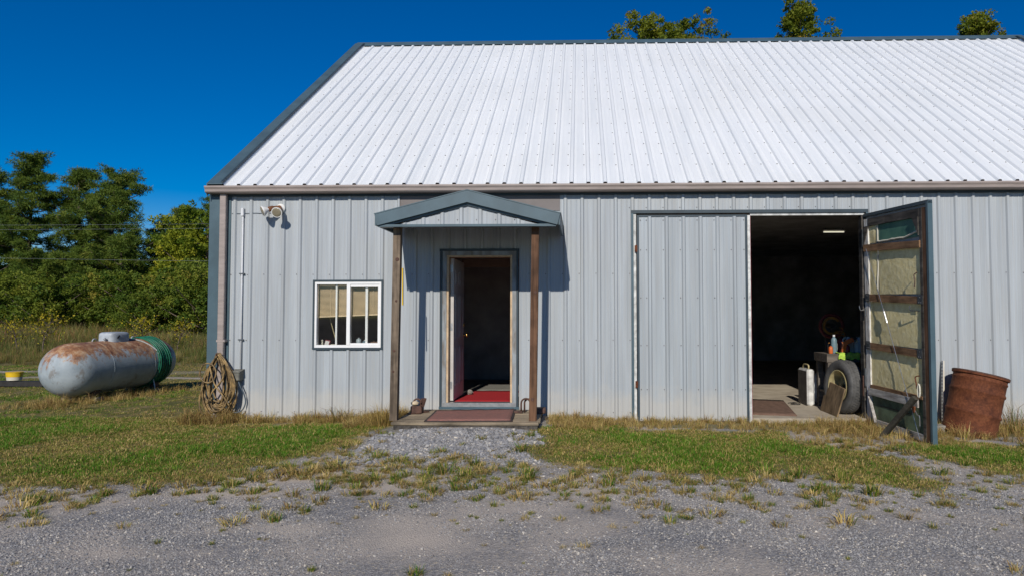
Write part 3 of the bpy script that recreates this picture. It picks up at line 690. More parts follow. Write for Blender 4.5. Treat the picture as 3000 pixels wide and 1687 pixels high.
# ------------------------------------------------------------------ porch
PF = -1.24; APX = 3.763; APZ = 2.905; EL, ER, EZ = 2.655, 4.872, 2.622
po = thing('entry_porch', 'small slate gabled porch roof on two timber posts over the entry door', 'porch', (APX, -.6, .17))
FH = .138
for ex, sgn in ((EL, -1), (ER, 1)):
    a = Vector((ex, PF, EZ)); b_ = Vector((APX, PF, APZ))
    x = .033*sgn*-1
    MB().prism([a, b_, b_-Vector((0, 0, FH)), a+Vector((x, 0, -FH+.008))], (0, .02, 0)).build('fascia', 'slate', po)
    # shadow gap, inner trim along the rake and a lower return
    c = Vector((ex-sgn*.06, PF+.045, EZ-FH+.035)); d = Vector((APX, PF+.045, APZ-FH+.012))
    MB().prism([c, d, d-Vector((0, 0, .042)), c+Vector((-sgn*.12, 0, -.014))], (0, .02, 0)).build('rake_trim', 'slate', po)
    # roof sheet
    MB().prism([Vector((ex, PF+.001, EZ+.004)), Vector((APX, PF+.001, APZ+.004)), Vector((APX, PF+.001, APZ+.016)), Vector((ex-sgn*-.012, PF+.001, EZ+.014))], (0, 1.23, 0)).build('roof_sheet', 'slate', po)
    MB().box(min(ex, ex-sgn*.02), max(ex, ex-sgn*.02), PF+.021, -.04, EZ-FH+.01, EZ+.002).build('eave_fascia', 'slate', po)
    x0, x1 = (EL+.022, APX-.86) if sgn < 0 else (APX+.86, ER-.022)
lowx = lambda x: 2.512
def gtop(x): return APZ-FH-.03-abs(x-APX)*(APZ-EZ)/(APX-EL)*1.06
mb = MB(); ribbed(mb, 2.93, 4.60, 2.505, gtop, 3.455, lambda x, o, z: (x, PF+.075-o, max(z, 2.506)), .016)
gpn = mb.build('gable_panel', 'wall', po)
pts = [(3.455+k*RIBP-.045, PF+.074, 2.565) for k in range(0, 5)]
screws([p for p in pts if p[2] < gtop(p[0])-.01], (0, -1, 0), .008).build('gable_screws', 'screw', po, kind='stuff')
MB().box(EL+.035, ER-.05, PF+.022, PF+.10, 2.478, 2.507).build('bottom_trim', 'slate', po)
MB().box(EL+.04, ER-.05, PF+.101, PF+.17, 2.482, 2.505).build('soffit_return', 'plate', po)
def post(xt, xb, mat, knots):
    mb = MB(); P = [Vector((xb, -1.03, .165)), Vector((xt, -1.03, 2.60))]; mb.bar(P[0], P[1], .09, .09, (0, 1, 0))
    p = mb.build('post', mat, po)
    for kz, r in knots:
        f = (kz-.17)/2.23; x = xb+(xt-xb)*f+random.uniform(-.015, .015)
        MB().lathe([(r*1.5, 0), (r, .004), (r*.4, .003)], (x, -1.0755, kz), (0, -1, 0), 10).build('knot', 'iron', p)
post(2.885, 2.855, 'grey_wood', [(2.10, .016), (1.60, .010), (1.00, .011), (.75, .010)])
post(4.568, 4.535, 'brown_wood', [(1.70, .013), (.42, .014)])
MB().bar((2.942, -1.0, 1.55), (2.938, -1.0, 2.0), .012, .03, (0, 1, 0)).build('yellow_strip', 'yellow', po)
# deck step: planks on bearers
dk = thing('wooden_step', 'low weathered plank step in front of the entry door', 'step', (3.75, -.6, 0))
y = -1.20
while y < -.09:
    w = random.uniform(.125, .14); xa = 2.86+random.uniform(-.02, .02); xb = 4.62+random.uniform(-.02, .02)
    MB().cbox(xa, xb, y, min(y+w, -.05), .128+random.uniform(-.003, .003), .165+random.uniform(-.003, .003), .006).build('plank', 'deck_wood', dk); y += w+.008
MB().box(2.89, 4.60, -1.185, -1.145, -.02, .126).build('rim_board', 'charred', dk)
for x in (2.9, 3.75, 4.56): MB().box(x, x+.04, -1.14, -.06, -.02, .126).build('bearer', 'charred', dk)
# mats
mt = thing('door_mat', 'faded red door mat with a dark wavy edge lying on the plank step', 'mat', (3.75, -.7, .17))
def quad_sheet(cs, z, t, nu=14, nv=8, wav=.004):
    vv = []; ff = []; cs = [Vector((*c, z)) for c in cs]
    for i in range(nu+1):
        for j in range(nv+1):
            a = cs[0].lerp(cs[1], i/nu); b2 = cs[3].lerp(cs[2], i/nu); p = a.lerp(b2, j/nv)
            edge = 1 if j in (nv,) else .3
            p = p+Vector((0, 0, t+wav*edge*(1+math.sin(i*1.7+j)))); vv.append(p)
    for i in range(nu):
        for j in range(nv): k = i*(nv+1)+j; ff.append((k, k+nv+1, k+nv+2, k+1))
    n_ = len(vv); vv += [Vector((p.x, p.y, z)) for p in vv]
    rim = [i*(nv+1) for i in range(nu+1)]+[nu*(nv+1)+j for j in range(1, nv+1)]+[i*(nv+1)+nv for i in range(nu-1, -1, -1)]+[j for j in range(nv-1, 0, -1)]
    for a, b2 in zip(rim, rim[1:]+rim[:1]): ff.append((a, a+n_, b2+n_, b2))
    return MB().add(vv, ff)
quad_sheet([(3.25, -1.17), (4.30, -1.14), (4.25, -.13), (3.20, -.30)], .1675, .008).build('mat_border', 'mat_edge', mt, True)
quad_sheet([(3.285, -1.145), (4.27, -1.115), (4.222, -.155), (3.235, -.315)], .177, .008).build('mat_pile', 'door_mat', mt, True)
tag(quad_sheet([(3.37, .16), (4.15, .16), (4.15, 1.52), (3.37, 1.52)], .236, .008, 8, 8, .002).build('red_carpet', 'red_carpet', None, True), 'bright red carpet runner just inside the entry door', 'carpet')
tag(quad_sheet([(3.46, 1.55), (4.05, 1.55), (4.05, 2.6), (3.46, 2.6)], .236, .008, 6, 6, .002).build('grey_mat', 'office_floor', None, True), 'grey floor mat behind the red carpet inside the entry door', 'mat')

# ------------------------------------------------------------------ small things round the entry
def rock(o, r, seed, sq=(1, 1, .7)):
    rd = random.Random(seed); mb = MB(); P = []; n1, n2 = 5, 8
    for i in range(1, n1):
        for k in range(n2):
            a = math.pi*i/n1; g = 2*math.pi*k/n2; q = r*rd.uniform(.75, 1.15)
            P.append((o[0]+q*sq[0]*math.sin(a)*math.cos(g), o[1]+q*sq[1]*math.sin(a)*math.sin(g), o[2]+q*sq[2]*math.cos(a)))
    P = [(o[0], o[1], o[2]+r*sq[2])]+P+[(o[0], o[1], o[2]-r*sq[2])]
    F = [(0, 1+k, 1+(k+1) % n2) for k in range(n2)]
    for i in range(n1-2):
        for k in range(n2): a = 1+i*n2; m = (k+1) % n2; F.append((a+k, a+n2+k, a+n2+m, a+m))
    a = 1+(n1-2)*n2; F += [(len(P)-1, a+(k+1) % n2, a+k) for k in range(n2)]
    return mb.add(P, F)
tag(rock((3.45, .98, .282), .055, 3).build('door_stone', 'block', None, False), 'grey stone propping the white entry door open', 'stone')
sc_ = thing('rusty_scrap', 'rusty iron piece with a pale lump on it beside the grey post', 'scrap', (3.0, -.45, .168))
mb = MB().cbox(2.925, 3.07, -.52, -.40, .168, .265, .01).bar((3.07, -.46, .25), (3.10, -.44, .36), .03, .03).bar((3.03, -.42, .26), (3.06, -.40, .35), .03, .03).bar((2.90, -.55, .17), (3.12, -.36, .18), .05, .02)
mb.build('iron_body', 'iron', sc_)
rock((2.975, -.47, .295), .048, 9, (1.2, 1, .7)).build('pale_lump', 'scrap_cream', sc_, True)
MB().tube([(3.0+.05*math.cos(g), -.46, .30+.05*math.sin(g)) for g in [k*math.pi/8 for k in range(9)]], .012, 6).build('iron_handle', 'iron', sc_)
ir = thing('iron_shackle', 'rusty iron hoops standing on the step beside the brown post', 'scrap', (4.42, -.4, .168))
for x, y_, r in ((4.40, -.40, .06), (4.43, -.36, .05)):
    MB().tube([(x-r, y_, .17), (x-r, y_, .27)]+[(x+r*math.cos(g), y_, .29+r*math.sin(g)) for g in [math.pi-k*math.pi/8 for k in range(9)]]+[(x+r, y_, .27), (x+r, y_, .17)], .013, 6).build('hoop', 'iron', ir, True)
MB().cbox(4.25, 4.36, -.46, -.38, .168, .195, .006).build('iron_plate', 'iron', ir)
MB().cbox(4.50, 4.66, -.50, -.36, .168, .24, .01).build('iron_block', 'iron', ir)
# flood light with two lamp heads
fl_ = thing('flood_light', 'twin head flood light with white bulbs under the eave', 'lamp', (.975, -.02, 2.89))
MB().lathe([(.062, 0), (.062, .02), (.045, .035), (.03, .05)], (.985, -.02, 2.895), (0, -1, 0), 18).build('mounting_plate', 'bulb_white', fl_, 40)
def lamp_head(base, aim, L):
    base = Vector(base); aim = Vector(aim).normalized()
    h = MB().tube([Vector((.985, -.06, 2.905)), base], .027, 10).lathe([(.028, 0), (.036, .01), (.036, .07), (.026, .075)], base, aim, 14).build('lamp_holder', 'lamp_brown', fl_, 40)
    b = MB().lathe([(.020, .065), (.028, .085), (.064, .135), (.072, .152), (.070, .160), (.060, .160)], base, aim, 20).build('bulb', 'bulb_white', fl_, 40)
    MB().lathe([(.060, .1605), (.052, .164), (.02, .1675), (.001, .168)], base, aim, 20).build('lens', 'bulb_face', b, True)
lamp_head((.935, -.13, 2.885), (-.72, -.55, -.35), 0); lamp_head((1.015, -.11, 2.865), (.10, -.95, -.40), 0)
tag(MB().tube(smoothpath([(.29, -.005, 2.83), (.45, -.012, 2.83), (.62, -.012, 2.835), (.80, -.006, 2.83), (.96, -.012, 2.87)]), .0035, 5).build('lamp_wire', 'cable_grey'), 'thin wire stapled to the wall running to the flood light', 'wire')
# conduit and outlet box
cn = thing('conduit', 'white electrical conduit running down the wall to a grey outlet box', 'conduit', (.46, -.02, .65))
MB().tube([(.458, -.026, 2.80), (.462, -.026, .70)], .011, 8).build('pipe', 'conduit', cn, True)
MB().cbox(.435, .475, -.05, -.004, 2.79, 2.90, .006).build('junction_fitting', 'conduit', cn)
for z_ in (1.99, 1.09): MB().box(.425, .495, -.04, -.012, z_, z_+.016).build('strap', 'steel', cn)
MB().cbox(.385, .50, -.14, -.004, .55, .68, .01).build('outlet_box', 'box_grey', cn)
MB().prism([(.375, -.15, .66), (.51, -.15, .66), (.51, -.004, .69), (.375, -.004, .69)], (0, 0, .008)).build('box_cover', 'box_grey', cn)
tag(MB().tube(smoothpath([(.47, -.10, .548), (.50, -.10, .47), (.545, -.08, .36), (.56, -.07, .25), (.52, -.08, .15), (.43, -.10, .12), (.33, -.12, .18), (.30, -.13, .10), (.28, -.14, .02)], 8), .009, 7).build('outlet_cable', 'cable_grey', None, True), 'dark cable looping down from the grey outlet box', 'cable')
# coil of hose hanging on the corner
hc = thing('hanging_hose', 'coil of old tan hose hanging on a hook at the corner of the building', 'hose', (.22, -.12, .0))
MB().tube([(.22, -.096, .88), (.22, -.19, .88), (.22, -.21, .92)], .010, 8).build('hook', 'iron', hc)
P = []; rd = random.Random(5); NL = 16
for k in range(NL):
    w = rd.uniform(.09, .235); bot = rd.uniform(.04, .24)+(.22-w)*.35; cx = .22+rd.uniform(-.025, .025); ysh = -.12-.0045*(k % 12)-rd.uniform(0, .02); topz = .895+rd.uniform(-.012, .028)
    for i in range(24):
        g = 2*math.pi*i/24; s_ = (1-math.cos(g))/2                     # 0 at the hook, 1 at the bottom
        z_ = topz-(topz-bot)*s_; wd = w*(math.sin(math.pi*min(1, s_*.93+.02))**.75)*(.42+.58*s_**.6)*1.25
        P.append(Vector((cx+(wd if math.sin(g) >= 0 else -wd)*min(1, abs(math.sin(g))*2.2)+rd.uniform(-.004, .004), ysh-.02*math.sin(g+k), z_)))
MB().tube(smoothpath(P, 2), .0105, 6).build('hose_coils', 'tan_hose', hc, True)
P = [Vector((.12+.11*math.sin(g), -.225, .66-.13*math.cos(g)*1.0)) for g in [k*2*math.pi/20 for k in range(20)]]
MB().tube(P, .010, 6, closed=True).build('hose_loop', 'tan_hose', hc, True)
for a in ([(.30, -.22, .80), (.33, -.23, .60), (.20, -.24, .42), (.12, -.24, .25)], [(.14, -.22, .75), (.22, -.24, .52), (.34, -.24, .36), (.42, -.22, .22)], [(.05, -.2, .5), (.0, -.2, .32), (.03, -.21, .14), (.16, -.21, .05), (.30, -.2, .06)], [(.10, -.23, .3), (.2, -.24, .16), (.34, -.23, .2), (.42, -.2, .42)]):
    MB().tube(smoothpath(a, 6), .0105, 6).build('hose_strand', 'tan_hose', hc, True)

# ------------------------------------------------------------------ propane tank
TN = Vector((-3.60, 2.23, .505)); TF = Vector((-3.43, 4.08, .54)); ta = (TF-TN); TL = ta.length; ta.normalize(); TR = .458
tk = thing('propane_tank', 'rust streaked silver propane tank lying on blocks in the grass', 'tank', (-3.55, 3.1, 0))
sk = .0
prof = [(TR*math.sin(a), -TR*math.cos(a)) for a in [k*math.pi/24 for k in range(1, 12)]]+[(TR, 0), (TR, TL)]+[(TR*math.cos(a), TL+TR*math.sin(a)) for a in [k*math.pi/24 for k in range(1, 12)]]
mb = MB(); ax = ta; n_ = 48; a_ = Vector((0, 0, 1)); a_ = (a_-ax*a_.dot(ax)).normalized(); b2 = ax.cross(a_)
sub = []
for (r0, h0_), (r1, h1) in zip(prof[:-1], prof[1:]):
    k = 12 if abs(h1-h0_) > .5 else 1
    for i in range(k): sub.append((r0+(r1-r0)*i/k, h0_+(h1-h0_)*i/k))
sub.append(prof[-1])
mb.lathe(sub, TN, ta, n_)
mb.build('shell', 'tank', tk, True)
for h in (.42, TL-.42):
    MB().tube([TN+ta*h+(a_*math.cos(g)+b2*math.sin(g))*(TR+.001) for g in [k*2*math.pi/48 for k in range(48)]], .003, 5, closed=True).build('weld_seam', 'tank', tk, True)
dc = TN+ta*(TL*.50)+Vector((0, 0, TR))
def frame_pt(al, ac, z): q = dc+ta*al+Vector((ta.y, -ta.x, 0)).normalized()*ac; return Vector((q.x, q.y, dc.z+z))
dm = MB(); rings = [(.0, 1.0, -.05), (.0, 1.0, .09), (.03, .96, .125), (.08, .84, .145), (.12, .6, .152)]
vv = []; ff = []; nn = 24
for _, s_, z_ in rings:
    for k in range(nn):
        g = 2*math.pi*k/nn; cx = abs(math.cos(g))**.45*math.copysign(1, math.cos(g)); cy = abs(math.sin(g))**.45*math.copysign(1, math.sin(g))
        vv.append(frame_pt(.23*s_*cx, .165*s_*cy, z_))
for i in range(len(rings)-1):
    for k in range(nn): m = (k+1) % nn; ff.append((i*nn+k, i*nn+m, (i+1)*nn+m, (i+1)*nn+k))
ff.append(tuple((len(rings)-1)*nn+k for k in range(nn)))
dome = MB().add(vv, ff).build('valve_cover', 'tank_grey', tk, 35)
MB().bar(frame_pt(-.12, .168, .04), frame_pt(-.07, .168, .09), .012, .02, (0, 0, 1)).build('cover_slot', 'black', dome)
for h in (TL*.5-.45, TL*.5+.48):
    p = TN+ta*h+Vector((0, 0, TR-.012)); mb = MB()
    mb.tube(smoothpath([p-ta*.06, p-ta*.03+Vector((0, 0, .05)), p+ta*.03+Vector((0, 0, .05)), p+ta*.06], 4), .011, 6); mb.build('lifting_lug', 'tank_grey', tk, True)
for h, c in ((TL*.5-.27, .05), (TL*.5+.27, -.02)):
    p = TN+ta*h+Vector((ta.y, -ta.x, 0))*c+Vector((0, 0, TR-.015)); MB().lathe([(.016, 0), (.016, .03), (.026, .034), (.026, .055), (.010, .06), (.010, .075)], p, (0, 0, 1), 10).build('valve', 'zinc', tk)
for h in (.25, TL-.15):
    p = TN+ta*h; s_ = Vector((ta.y, -ta.x, 0)).normalized()
    for q in (-.22, .22):
        c = p+s_*q; MB().box(c.x-.06, c.x+.06, c.y-.06, c.y+.06, .02, .14).build('leg', 'iron', tk)
    for q in (-.22, .22):
        c = p+s_*q; MB().cbox(c.x-.11, c.x+.11, c.y-.10, c.y+.10, -.10, .019, .01).build('block', 'block', tk)
gh = thing('green_hose', 'green garden hose wound round the far end of the rusty tank', 'hose', (-3.4, 3.8, 0))
P = []; turns = 12
for i in range(turns*40+1):
    g = 2*math.pi*i/40; h = TL-.34+.024*i/40*1.15; rr_ = TR if h < TL else math.sqrt(max(.01, TR*TR-(h-TL)**2)); P.append(TN+ta*(h+.008*math.sin(i*.31))+(a_*math.cos(g)+b2*math.sin(g))*(rr_+.012+.016*(i//40 % 2)*abs(math.sin(g*.5+i*.01))))
MB().tube(P, .0125, 6).build('wound_hose', 'green_hose', gh, True)
P = [TN+ta*(TL-.33)+(a_*math.cos(g)+b2*math.sin(g))*(TR+.014) for g in [math.pi*2-.0-k*.08 for k in range(18)]]
side = 1 if b2.dot(Vector((1, -.5, 0))) > 0 else -1
P = [TN+ta*(TL-.30-.006*k*0)+(a_*math.cos(g)+b2*math.sin(g)*side)*(TR+.03) for k, g in enumerate([.1+k*.09 for k in range(16)])]
MB().tube(P, .0125, 6).build('hose_end', 'green_hose', gh, True)
P = [TN+ta*(TL*.5+.30+.30*min(1, k/9))+(a_*math.cos(g)+b2*math.sin(g)*side)*(TR+.012) for k, g in enumerate([.02+k*.115 for k in range(21)])]
q = P[-1]; P += [Vector((q.x+.03, q.y-.02, .12)), Vector((q.x+.06, q.y-.03, -.03))]
tag(MB().tube(smoothpath(P, 3), .011, 6).build('gas_line', 'white_pipe', None, True), 'pale gas line curving from the tank cover down its side', 'pipe')

# ------------------------------------------------------------------ things by the right wall
BC = Vector((10.03, -.40, -.11)); bax = Vector((.25, .03, 1)).normalized()
br = thing('oil_drum', 'rusty brown steel drum leaning to the right against the wall', 'drum', BC)
R = .305; H = .80
pf = [(R-.02, .0), (R, .01)]
for c in (.30, .57): pf += [(R, c-.03), (R+.012, c-.012), (R+.014, c), (R+.012, c+.012), (R, c+.03)]
pf = [(R-.02, 0), (R+.008, .004), (R+.008, .02), (R, .03)]+pf[2:]+[(R, .70), (R+.008, .715), (R+.008, .725), (R, .74), (R, H-.03)]
MB().lathe(pf, BC, bax, 48).build('drum_body', 'rust', br, 50)
MB().lathe([(R-.004, H-.035), (R+.018, H-.03), (R+.022, H-.012), (R+.018, H), (R-.004, H), (R-.010, H-.02), (.001, H-.022)], BC, bax, 48).build('drum_lid', 'rust', br, 50)
MB().tube([BC+bax*(H-.002)+(bax.orthogonal().normalized()*math.cos(g)+bax.cross(bax.orthogonal().normalized())*math.sin(g))*(R+.012) for g in [k*math.pi/24 for k in range(48)]], .012, 6, closed=True).build('locking_ring', 'iron', br, True)
st_ = thing('slotted_bar', 'pale slotted metal bar leaning on the wall beside the rusty drum', 'bar', (9.86, -.15, -.09))
MB().bar((9.842, -.17, -.09), (9.93, -.035, .82), .036, .006, (0, -1, 0)).build('flange', 'cream', st_)
MB().bar((9.822, -.19, -.09), (9.910, -.055, .82), .005, .036, (0, -1, 0)).build('flange', 'zinc', st_)
for k in range(20):
    f = .03+k*.048; p = Vector((9.819, -.19, -.09)).lerp(Vector((9.907, -.055, .82)), f); q = Vector((9.819, -.19, -.09)).lerp(Vector((9.907, -.055, .82)), f+.024)
    MB().bar(p, q, .003, .016, (0, -1, 0)).build('slot', 'black', st_)
tag(MB().cbox(9.55, 9.80, -.42, -.22, -.12, .02, .012).build('concrete_block', 'block'), 'stained concrete block on the ground between open door and slotted bar', 'block')
tag(MB().cbox(9.57, 9.70, -.20, -.08, -.10, .10, .01).build('wood_block', 'rail_wood'), 'short brown wood offcut behind the concrete block', 'block')
pp = MB().bar(dpt(.80, -.04, .26), dpt(1.27, .50, .10), .058, .058, (0, 0, 1)).build('prop_timber', 'prop')
tag(pp, 'dark timber prop leaning against the bottom of the open door', 'timber')

# ------------------------------------------------------------------ inside the workshop
FZ = .05
tag(quad_sheet([(7.46, .30), (8.06, .17), (8.37, 1.86), (7.90, 2.03)], FZ+.001, .010, 8, 8, .001).build('floor_mat', 'brown_mat', None, True), 'flat brown mat on the workshop floor inside the big doorway', 'mat')
cs = thing('metal_case', 'narrow white metal case standing upright on the workshop floor', 'case', (8.60, 1.45, FZ))
MB().cbox(8.555, 8.665, 1.24, 1.68, FZ, .60, .025).build('case_body', 'case_white', cs)
MB().cbox(8.549, 8.5545, 1.262, 1.66, FZ+.02, .57, .002).build('case_shade_side', 'case_shade_side', cs)  # thin dark sheet painting the unlit left side of the white case
MB().tube(smoothpath([(8.61, 1.34, .598), (8.61, 1.34, .65), (8.61, 1.40, .665), (8.61, 1.52, .665), (8.61, 1.58, .65), (8.61, 1.58, .598)], 4), .012, 6).build('handle', 'rim', cs, True)
tag(MB().tube(smoothpath([(8.50, 1.55, .06), (8.40, 1.50, .058), (8.36, 1.40, .06), (8.44, 1.36, .058), (8.50, 1.42, .06), (8.42, 1.48, .075), (8.34, 1.52, .058)], 5), .006, 5).build('wire_tangle', 'black', None, True), 'small tangle of black wire on the floor by the white case', 'wire')
ty = thing('car_tyre', 'worn black tyre on a cream rim standing upright inside the big doorway', 'tyre', (8.80, .33, FZ))
tn = Vector((-.98, -.19, .06)).normalized(); tc_ = Vector((8.80, .46, FZ+.372)); RT = .37
pf = [(.225, -.075), (.25, -.095), (.30, -.108), (.345, -.10), (.362, -.085), (RT, -.055), (RT, .055), (.362, .085), (.345, .10), (.30, .108), (.25, .095), (.225, .075)]
MB().lathe(pf+pf[:1], tc_, tn, 56, cap=False).build('tyre', 'rubber', ty, 60)
o1 = tn.orthogonal().normalized(); o2 = tn.cross(o1); mb = MB()
for j, off in enumerate((-.06, -.02, .02, .06)):
    for k in range(56):
        g = 2*math.pi*(k+.5*(j % 2))/56; rdv = o1*math.cos(g)+o2*math.sin(g); tg = -o1*math.sin(g)+o2*math.cos(g)
        c = tc_+tn*off+rdv*(RT-.002-(.006 if abs(off) > .05 else 0)); mb.bar(c-tg*.012, c+tg*.012, .030, .014, rdv)
mb.build('tread', 'rubber', ty, kind='stuff')
MB().lathe([(.224, .078), (.232, .098), (.222, .10), (.212, .085), (.200, .045), (.185, .0), (.178, -.03), (.12, -.02), (.10, .0), (.05, .005), (.048, -.02), (.10, -.03), (.178, -.045), (.212, -.085), (.224, -.078)], tc_, tn, 40, cap=False).build('rim', 'rim', ty, 40)
pb = MB().prism([(8.585, .80, FZ+.002), (8.57, .10, FZ+.002), (8.672, .08, .43), (8.682, .74, .475)], Vector((.02, .004, .0))).build('plywood_board', 'ply')
tag(pb, 'square of weathered plywood leaning against the tyre', 'board')
bn = thing('workbench', 'grimy wooden workbench in the dark behind the tyre', 'workbench', (9.3, 1.0, FZ))
MB().box(8.70, 10.1, .80, 1.35, .74, .86).build('bench_top', 'bench', bn)
for x, y_ in ((8.76, .86), (8.76, 1.28), (10.0, .86), (10.0, 1.28)): MB().box(x-.04, x+.04, y_-.04, y_+.04, FZ, .739).build('leg', 'bench', bn)
MB().box(8.74, 10.0, .84, 1.30, .28, .31).build('shelf', 'bench', bn)
def bottle(name, x, y_, z0, r, h, mat, label, cat='bottle', cap='white', shoulder=.72, group='containers on the workbench'):
    t = thing(name, label, cat, (x, y_, z0), group)
    MB().lathe([(r*.92, 0), (r, .01), (r, h*shoulder), (r*.8, h*(shoulder+.08)), (r*.35, h*.88), (r*.35, h*.92)], (x, y_, z0), (0, 0, 1), 16).build('body', mat, t, 40)
    MB().lathe([(r*.42, h*.92), (r*.42, h), (r*.36, h*1.005)], (x, y_, z0), (0, 0, 1), 12).build('cap', cap, t, 40)
bottle('spray_bottle', 8.87, .98, .862, .042, .27, 'teal', 'pale blue bottle with a white cap standing furthest left on the workbench')
bottle('oil_bottle', 8.86, 1.14, .862, .035, .15, 'black', 'short black bottle behind the pale blue one on the workbench', cap='cord_orange')
bottle('red_bottle', 9.03, .90, .862, .04, .14, 'maroon', 'dark red bottle in front of the cloudy jugs on the workbench')
for x, y_, lb in ((9.10, 1.02, 'cloudy plastic jug nearer the orange drill on the workbench'), (9.22, .92, 'cloudy plastic jug at the right end against the open door')):
    t = thing('plastic_jug', lb, 'jug', (x, y_, .862), 'containers on the workbench')
    MB().cbox(x-.07, x+.07, y_-.05, y_+.05, .862, 1.03, .02).lathe([(.055, 0), (.03, .05), (.022, .06), (.022, .075)], (x, y_, 1.028), (0, 0, 1), 14).build('body', 'jug', t)
    MB().tube(smoothpath([(x-.05, y_, 1.02), (x-.085, y_, 1.05), (x-.05, y_, 1.09), (x-.01, y_, 1.08)], 4), .010, 6).build('handle', 'jug', t)
dr = thing('power_drill', 'orange and black power drill lying among the bottles', 'drill', (8.97, .9, .862))
MB().bar((8.96, .88, 1.00), (9.10, .86, 1.07), .06, .06).build('motor_housing', 'orange', dr); MB().bar((8.99, .88, 1.0), (8.96, .88, .87), .045, .05, (0, 1, 0)).build('grip', 'orange', dr)
MB().bar((9.10, .86, 1.07), (9.15, .855, 1.095), .03, .03).build('chuck', 'black', dr); MB().box(8.92, 9.00, .84, .92, .862, .885).build('battery', 'black', dr)
tag(MB().tube(smoothpath([(9.0, .88, .865), (9.005, .88, .95), (9.02, .88, 1.02), (9.025, .88, 1.06)], 5), .008, 6).build('green_screwdriver', 'green_tool', None, True), 'bright green handled tool standing on the workbench', 'tool')
bottle('orange_can', 8.80, .92, .862, .03, .12, 'orange', 'small orange can at the left end of the workbench', 'can', 'black')
bottle('white_tub', 8.94, 1.16, .862, .05, .18, 'case_white', 'white tub at the back of the workbench', 'tub', 'teal')
bottle('red_jug', 9.06, 1.2, .862, .06, .24, 'maroon', 'tall dark red jug at the back of the workbench', 'jug', 'black')
# lime cloth draped over the bench edge
mb = MB(); vv = []; ff = []
for i in range(15):
    for j in range(8):
        x = 8.86+.022*i; t_ = j/7
        y_ = .97-.20*min(1, t_*1.35); z_ = .866-(0 if t_ < .74 else (t_-.74)*.34)+.010*math.sin(i*1.3+j*.9)+.006*random.random()
        vv.append((x+.012*math.sin(j*1.7), y_-.004*math.sin(i*2.1)-.012, z_+.006))
for i in range(14):
    for j in range(7): k = i*8+j; ff.append((k, k+1, k+9, k+8))
tag(mb.add(vv, ff).build('lime_cloth', 'lime', None, True), 'bright lime green cloth draped over the workbench edge above the tyre', 'cloth')
# bag under the bench
bg = MB(); vv = []; ff = []; nu, nv = 14, 9; rd = random.Random(4)
for j in range(nv):
    for i in range(nu):
        g = 2*math.pi*i/nu; f = j/(nv-1); r = .17*math.sin(math.pi*min(.97, .12+f*.85))**.6*rd.uniform(.88, 1.1)
        vv.append((8.82+r*math.cos(g)+.05*f, 1.55+r*math.sin(g), FZ+.0+.50*f))
for j in range(nv-1):
    for i in range(nu): m = (i+1) % nu; ff.append((j*nu+i, j*nu+m, (j+1)*nu+m, (j+1)*nu+i))
ff += [tuple(range(nu-1, -1, -1)), tuple((nv-1)*nu+i for i in range(nu))]
tag(bg.add(vv, ff).build('plastic_bag', 'bag', None, True), 'crumpled white plastic bag behind the white metal case', 'bag')
tag(MB().cbox(8.72, 8.84, .75, 1.05, FZ, .24, .01).build('tool_tray', 'bench'), 'low grimy box on the floor between white case and plywood', 'box')
# cord reel hung on the bench side
rl = thing('cord_reel', 'maroon and orange cord wound on a reel in the dark above the workbench', 'reel', (9.38, 2.5, FZ))
RC = Vector((9.38, 2.5, 1.245))
MB().tube([RC+Vector((.19*math.cos(g), -.03, .19*math.sin(g))) for g in [k*math.pi/20 for k in range(40)]], .028, 8, closed=True).build('maroon_cord', 'cord_red', rl, True)
for q in (.145, .125): MB().tube([RC+Vector((q*math.cos(g), -.05, q*math.sin(g))) for g in [.6+k*math.pi/18 for k in range(29)]], .011, 7).build('orange_cord', 'cord_orange', rl, True)
MB().tube([RC+Vector((0, -.06, 0)), RC+Vector((0, .15, 0))], .04, 12).build('reel_hub', 'black', rl)
MB().box(9.34, 9.42, 2.62, 2.70, FZ, 1.25).build('reel_stand', 'steel', rl)
P = [RC+Vector((.12+.06*math.sin(k*.9)+.004*k, -.06, -.06-.010*k+.035*math.cos(k*.9))) for k in range(24)]
MB().tube(smoothpath(P, 3), .008, 5).build('cord_tail', 'cord_orange', rl, True)
# strip lamp far inside
lt = thing('strip_lamp', 'lit fluorescent strip lamp hanging in the dark workshop', 'lamp', (10.38, 5.0, 3.15))
MB().box(10.16, 10.60, 4.96, 5.04, 3.16, 3.20).build('lamp_body', 'white', lt)
M['tube_glow'] = emit('fluorescent glow', (1, .95, .75), .6)
MB().tube([(10.17, 5.0, 3.145), (10.59, 5.0, 3.145)], .014, 8).build('lamp_tube', 'tube_glow', lt)
for x in (10.2, 10.56): MB().box(x, x+.01, 4.995, 5.005, 3.20, 3.224).build('hanger', 'steel', lt)
# things on the window sill
def sill(name, label, cat, mbs):
    t = thing(name, label, cat, mbs[0][2]); 
    for nm, mb, _ , mat in mbs: mb.build(nm, mat, t, 40)
bottle('sill_jar', 2.03, .15, 1.006, .035, .115, 'jug', 'cloudy glass jar on the window sill right of the window mullion', 'jar', 'zinc', .75, 'things on the window sill')
bottle('sill_cup', 2.11, .17, 1.006, .034, .08, 'teal', 'small blue green tub on the window sill next to the cloudy jar', 'tub', 'white', .75, 'things on the window sill')
tag(MB().lathe([(.018, 0), (.020, .012), (.010, .02), (.014, .045), (.006, .055), (.014, .07), (.013, .082), (.002, .09)], (1.527, .13, 1.006), (0, 0, 1), 12).build('figurine', 'cream', None, 40), 'tiny cream figurine in the left corner of the window sill', 'figurine', 'things on the window sill')
t = thing('desk_clock', 'small grey clock shaped box leaning on the left of the window sill', 'clock', (1.59, .15, 1.006), 'things on the window sill')
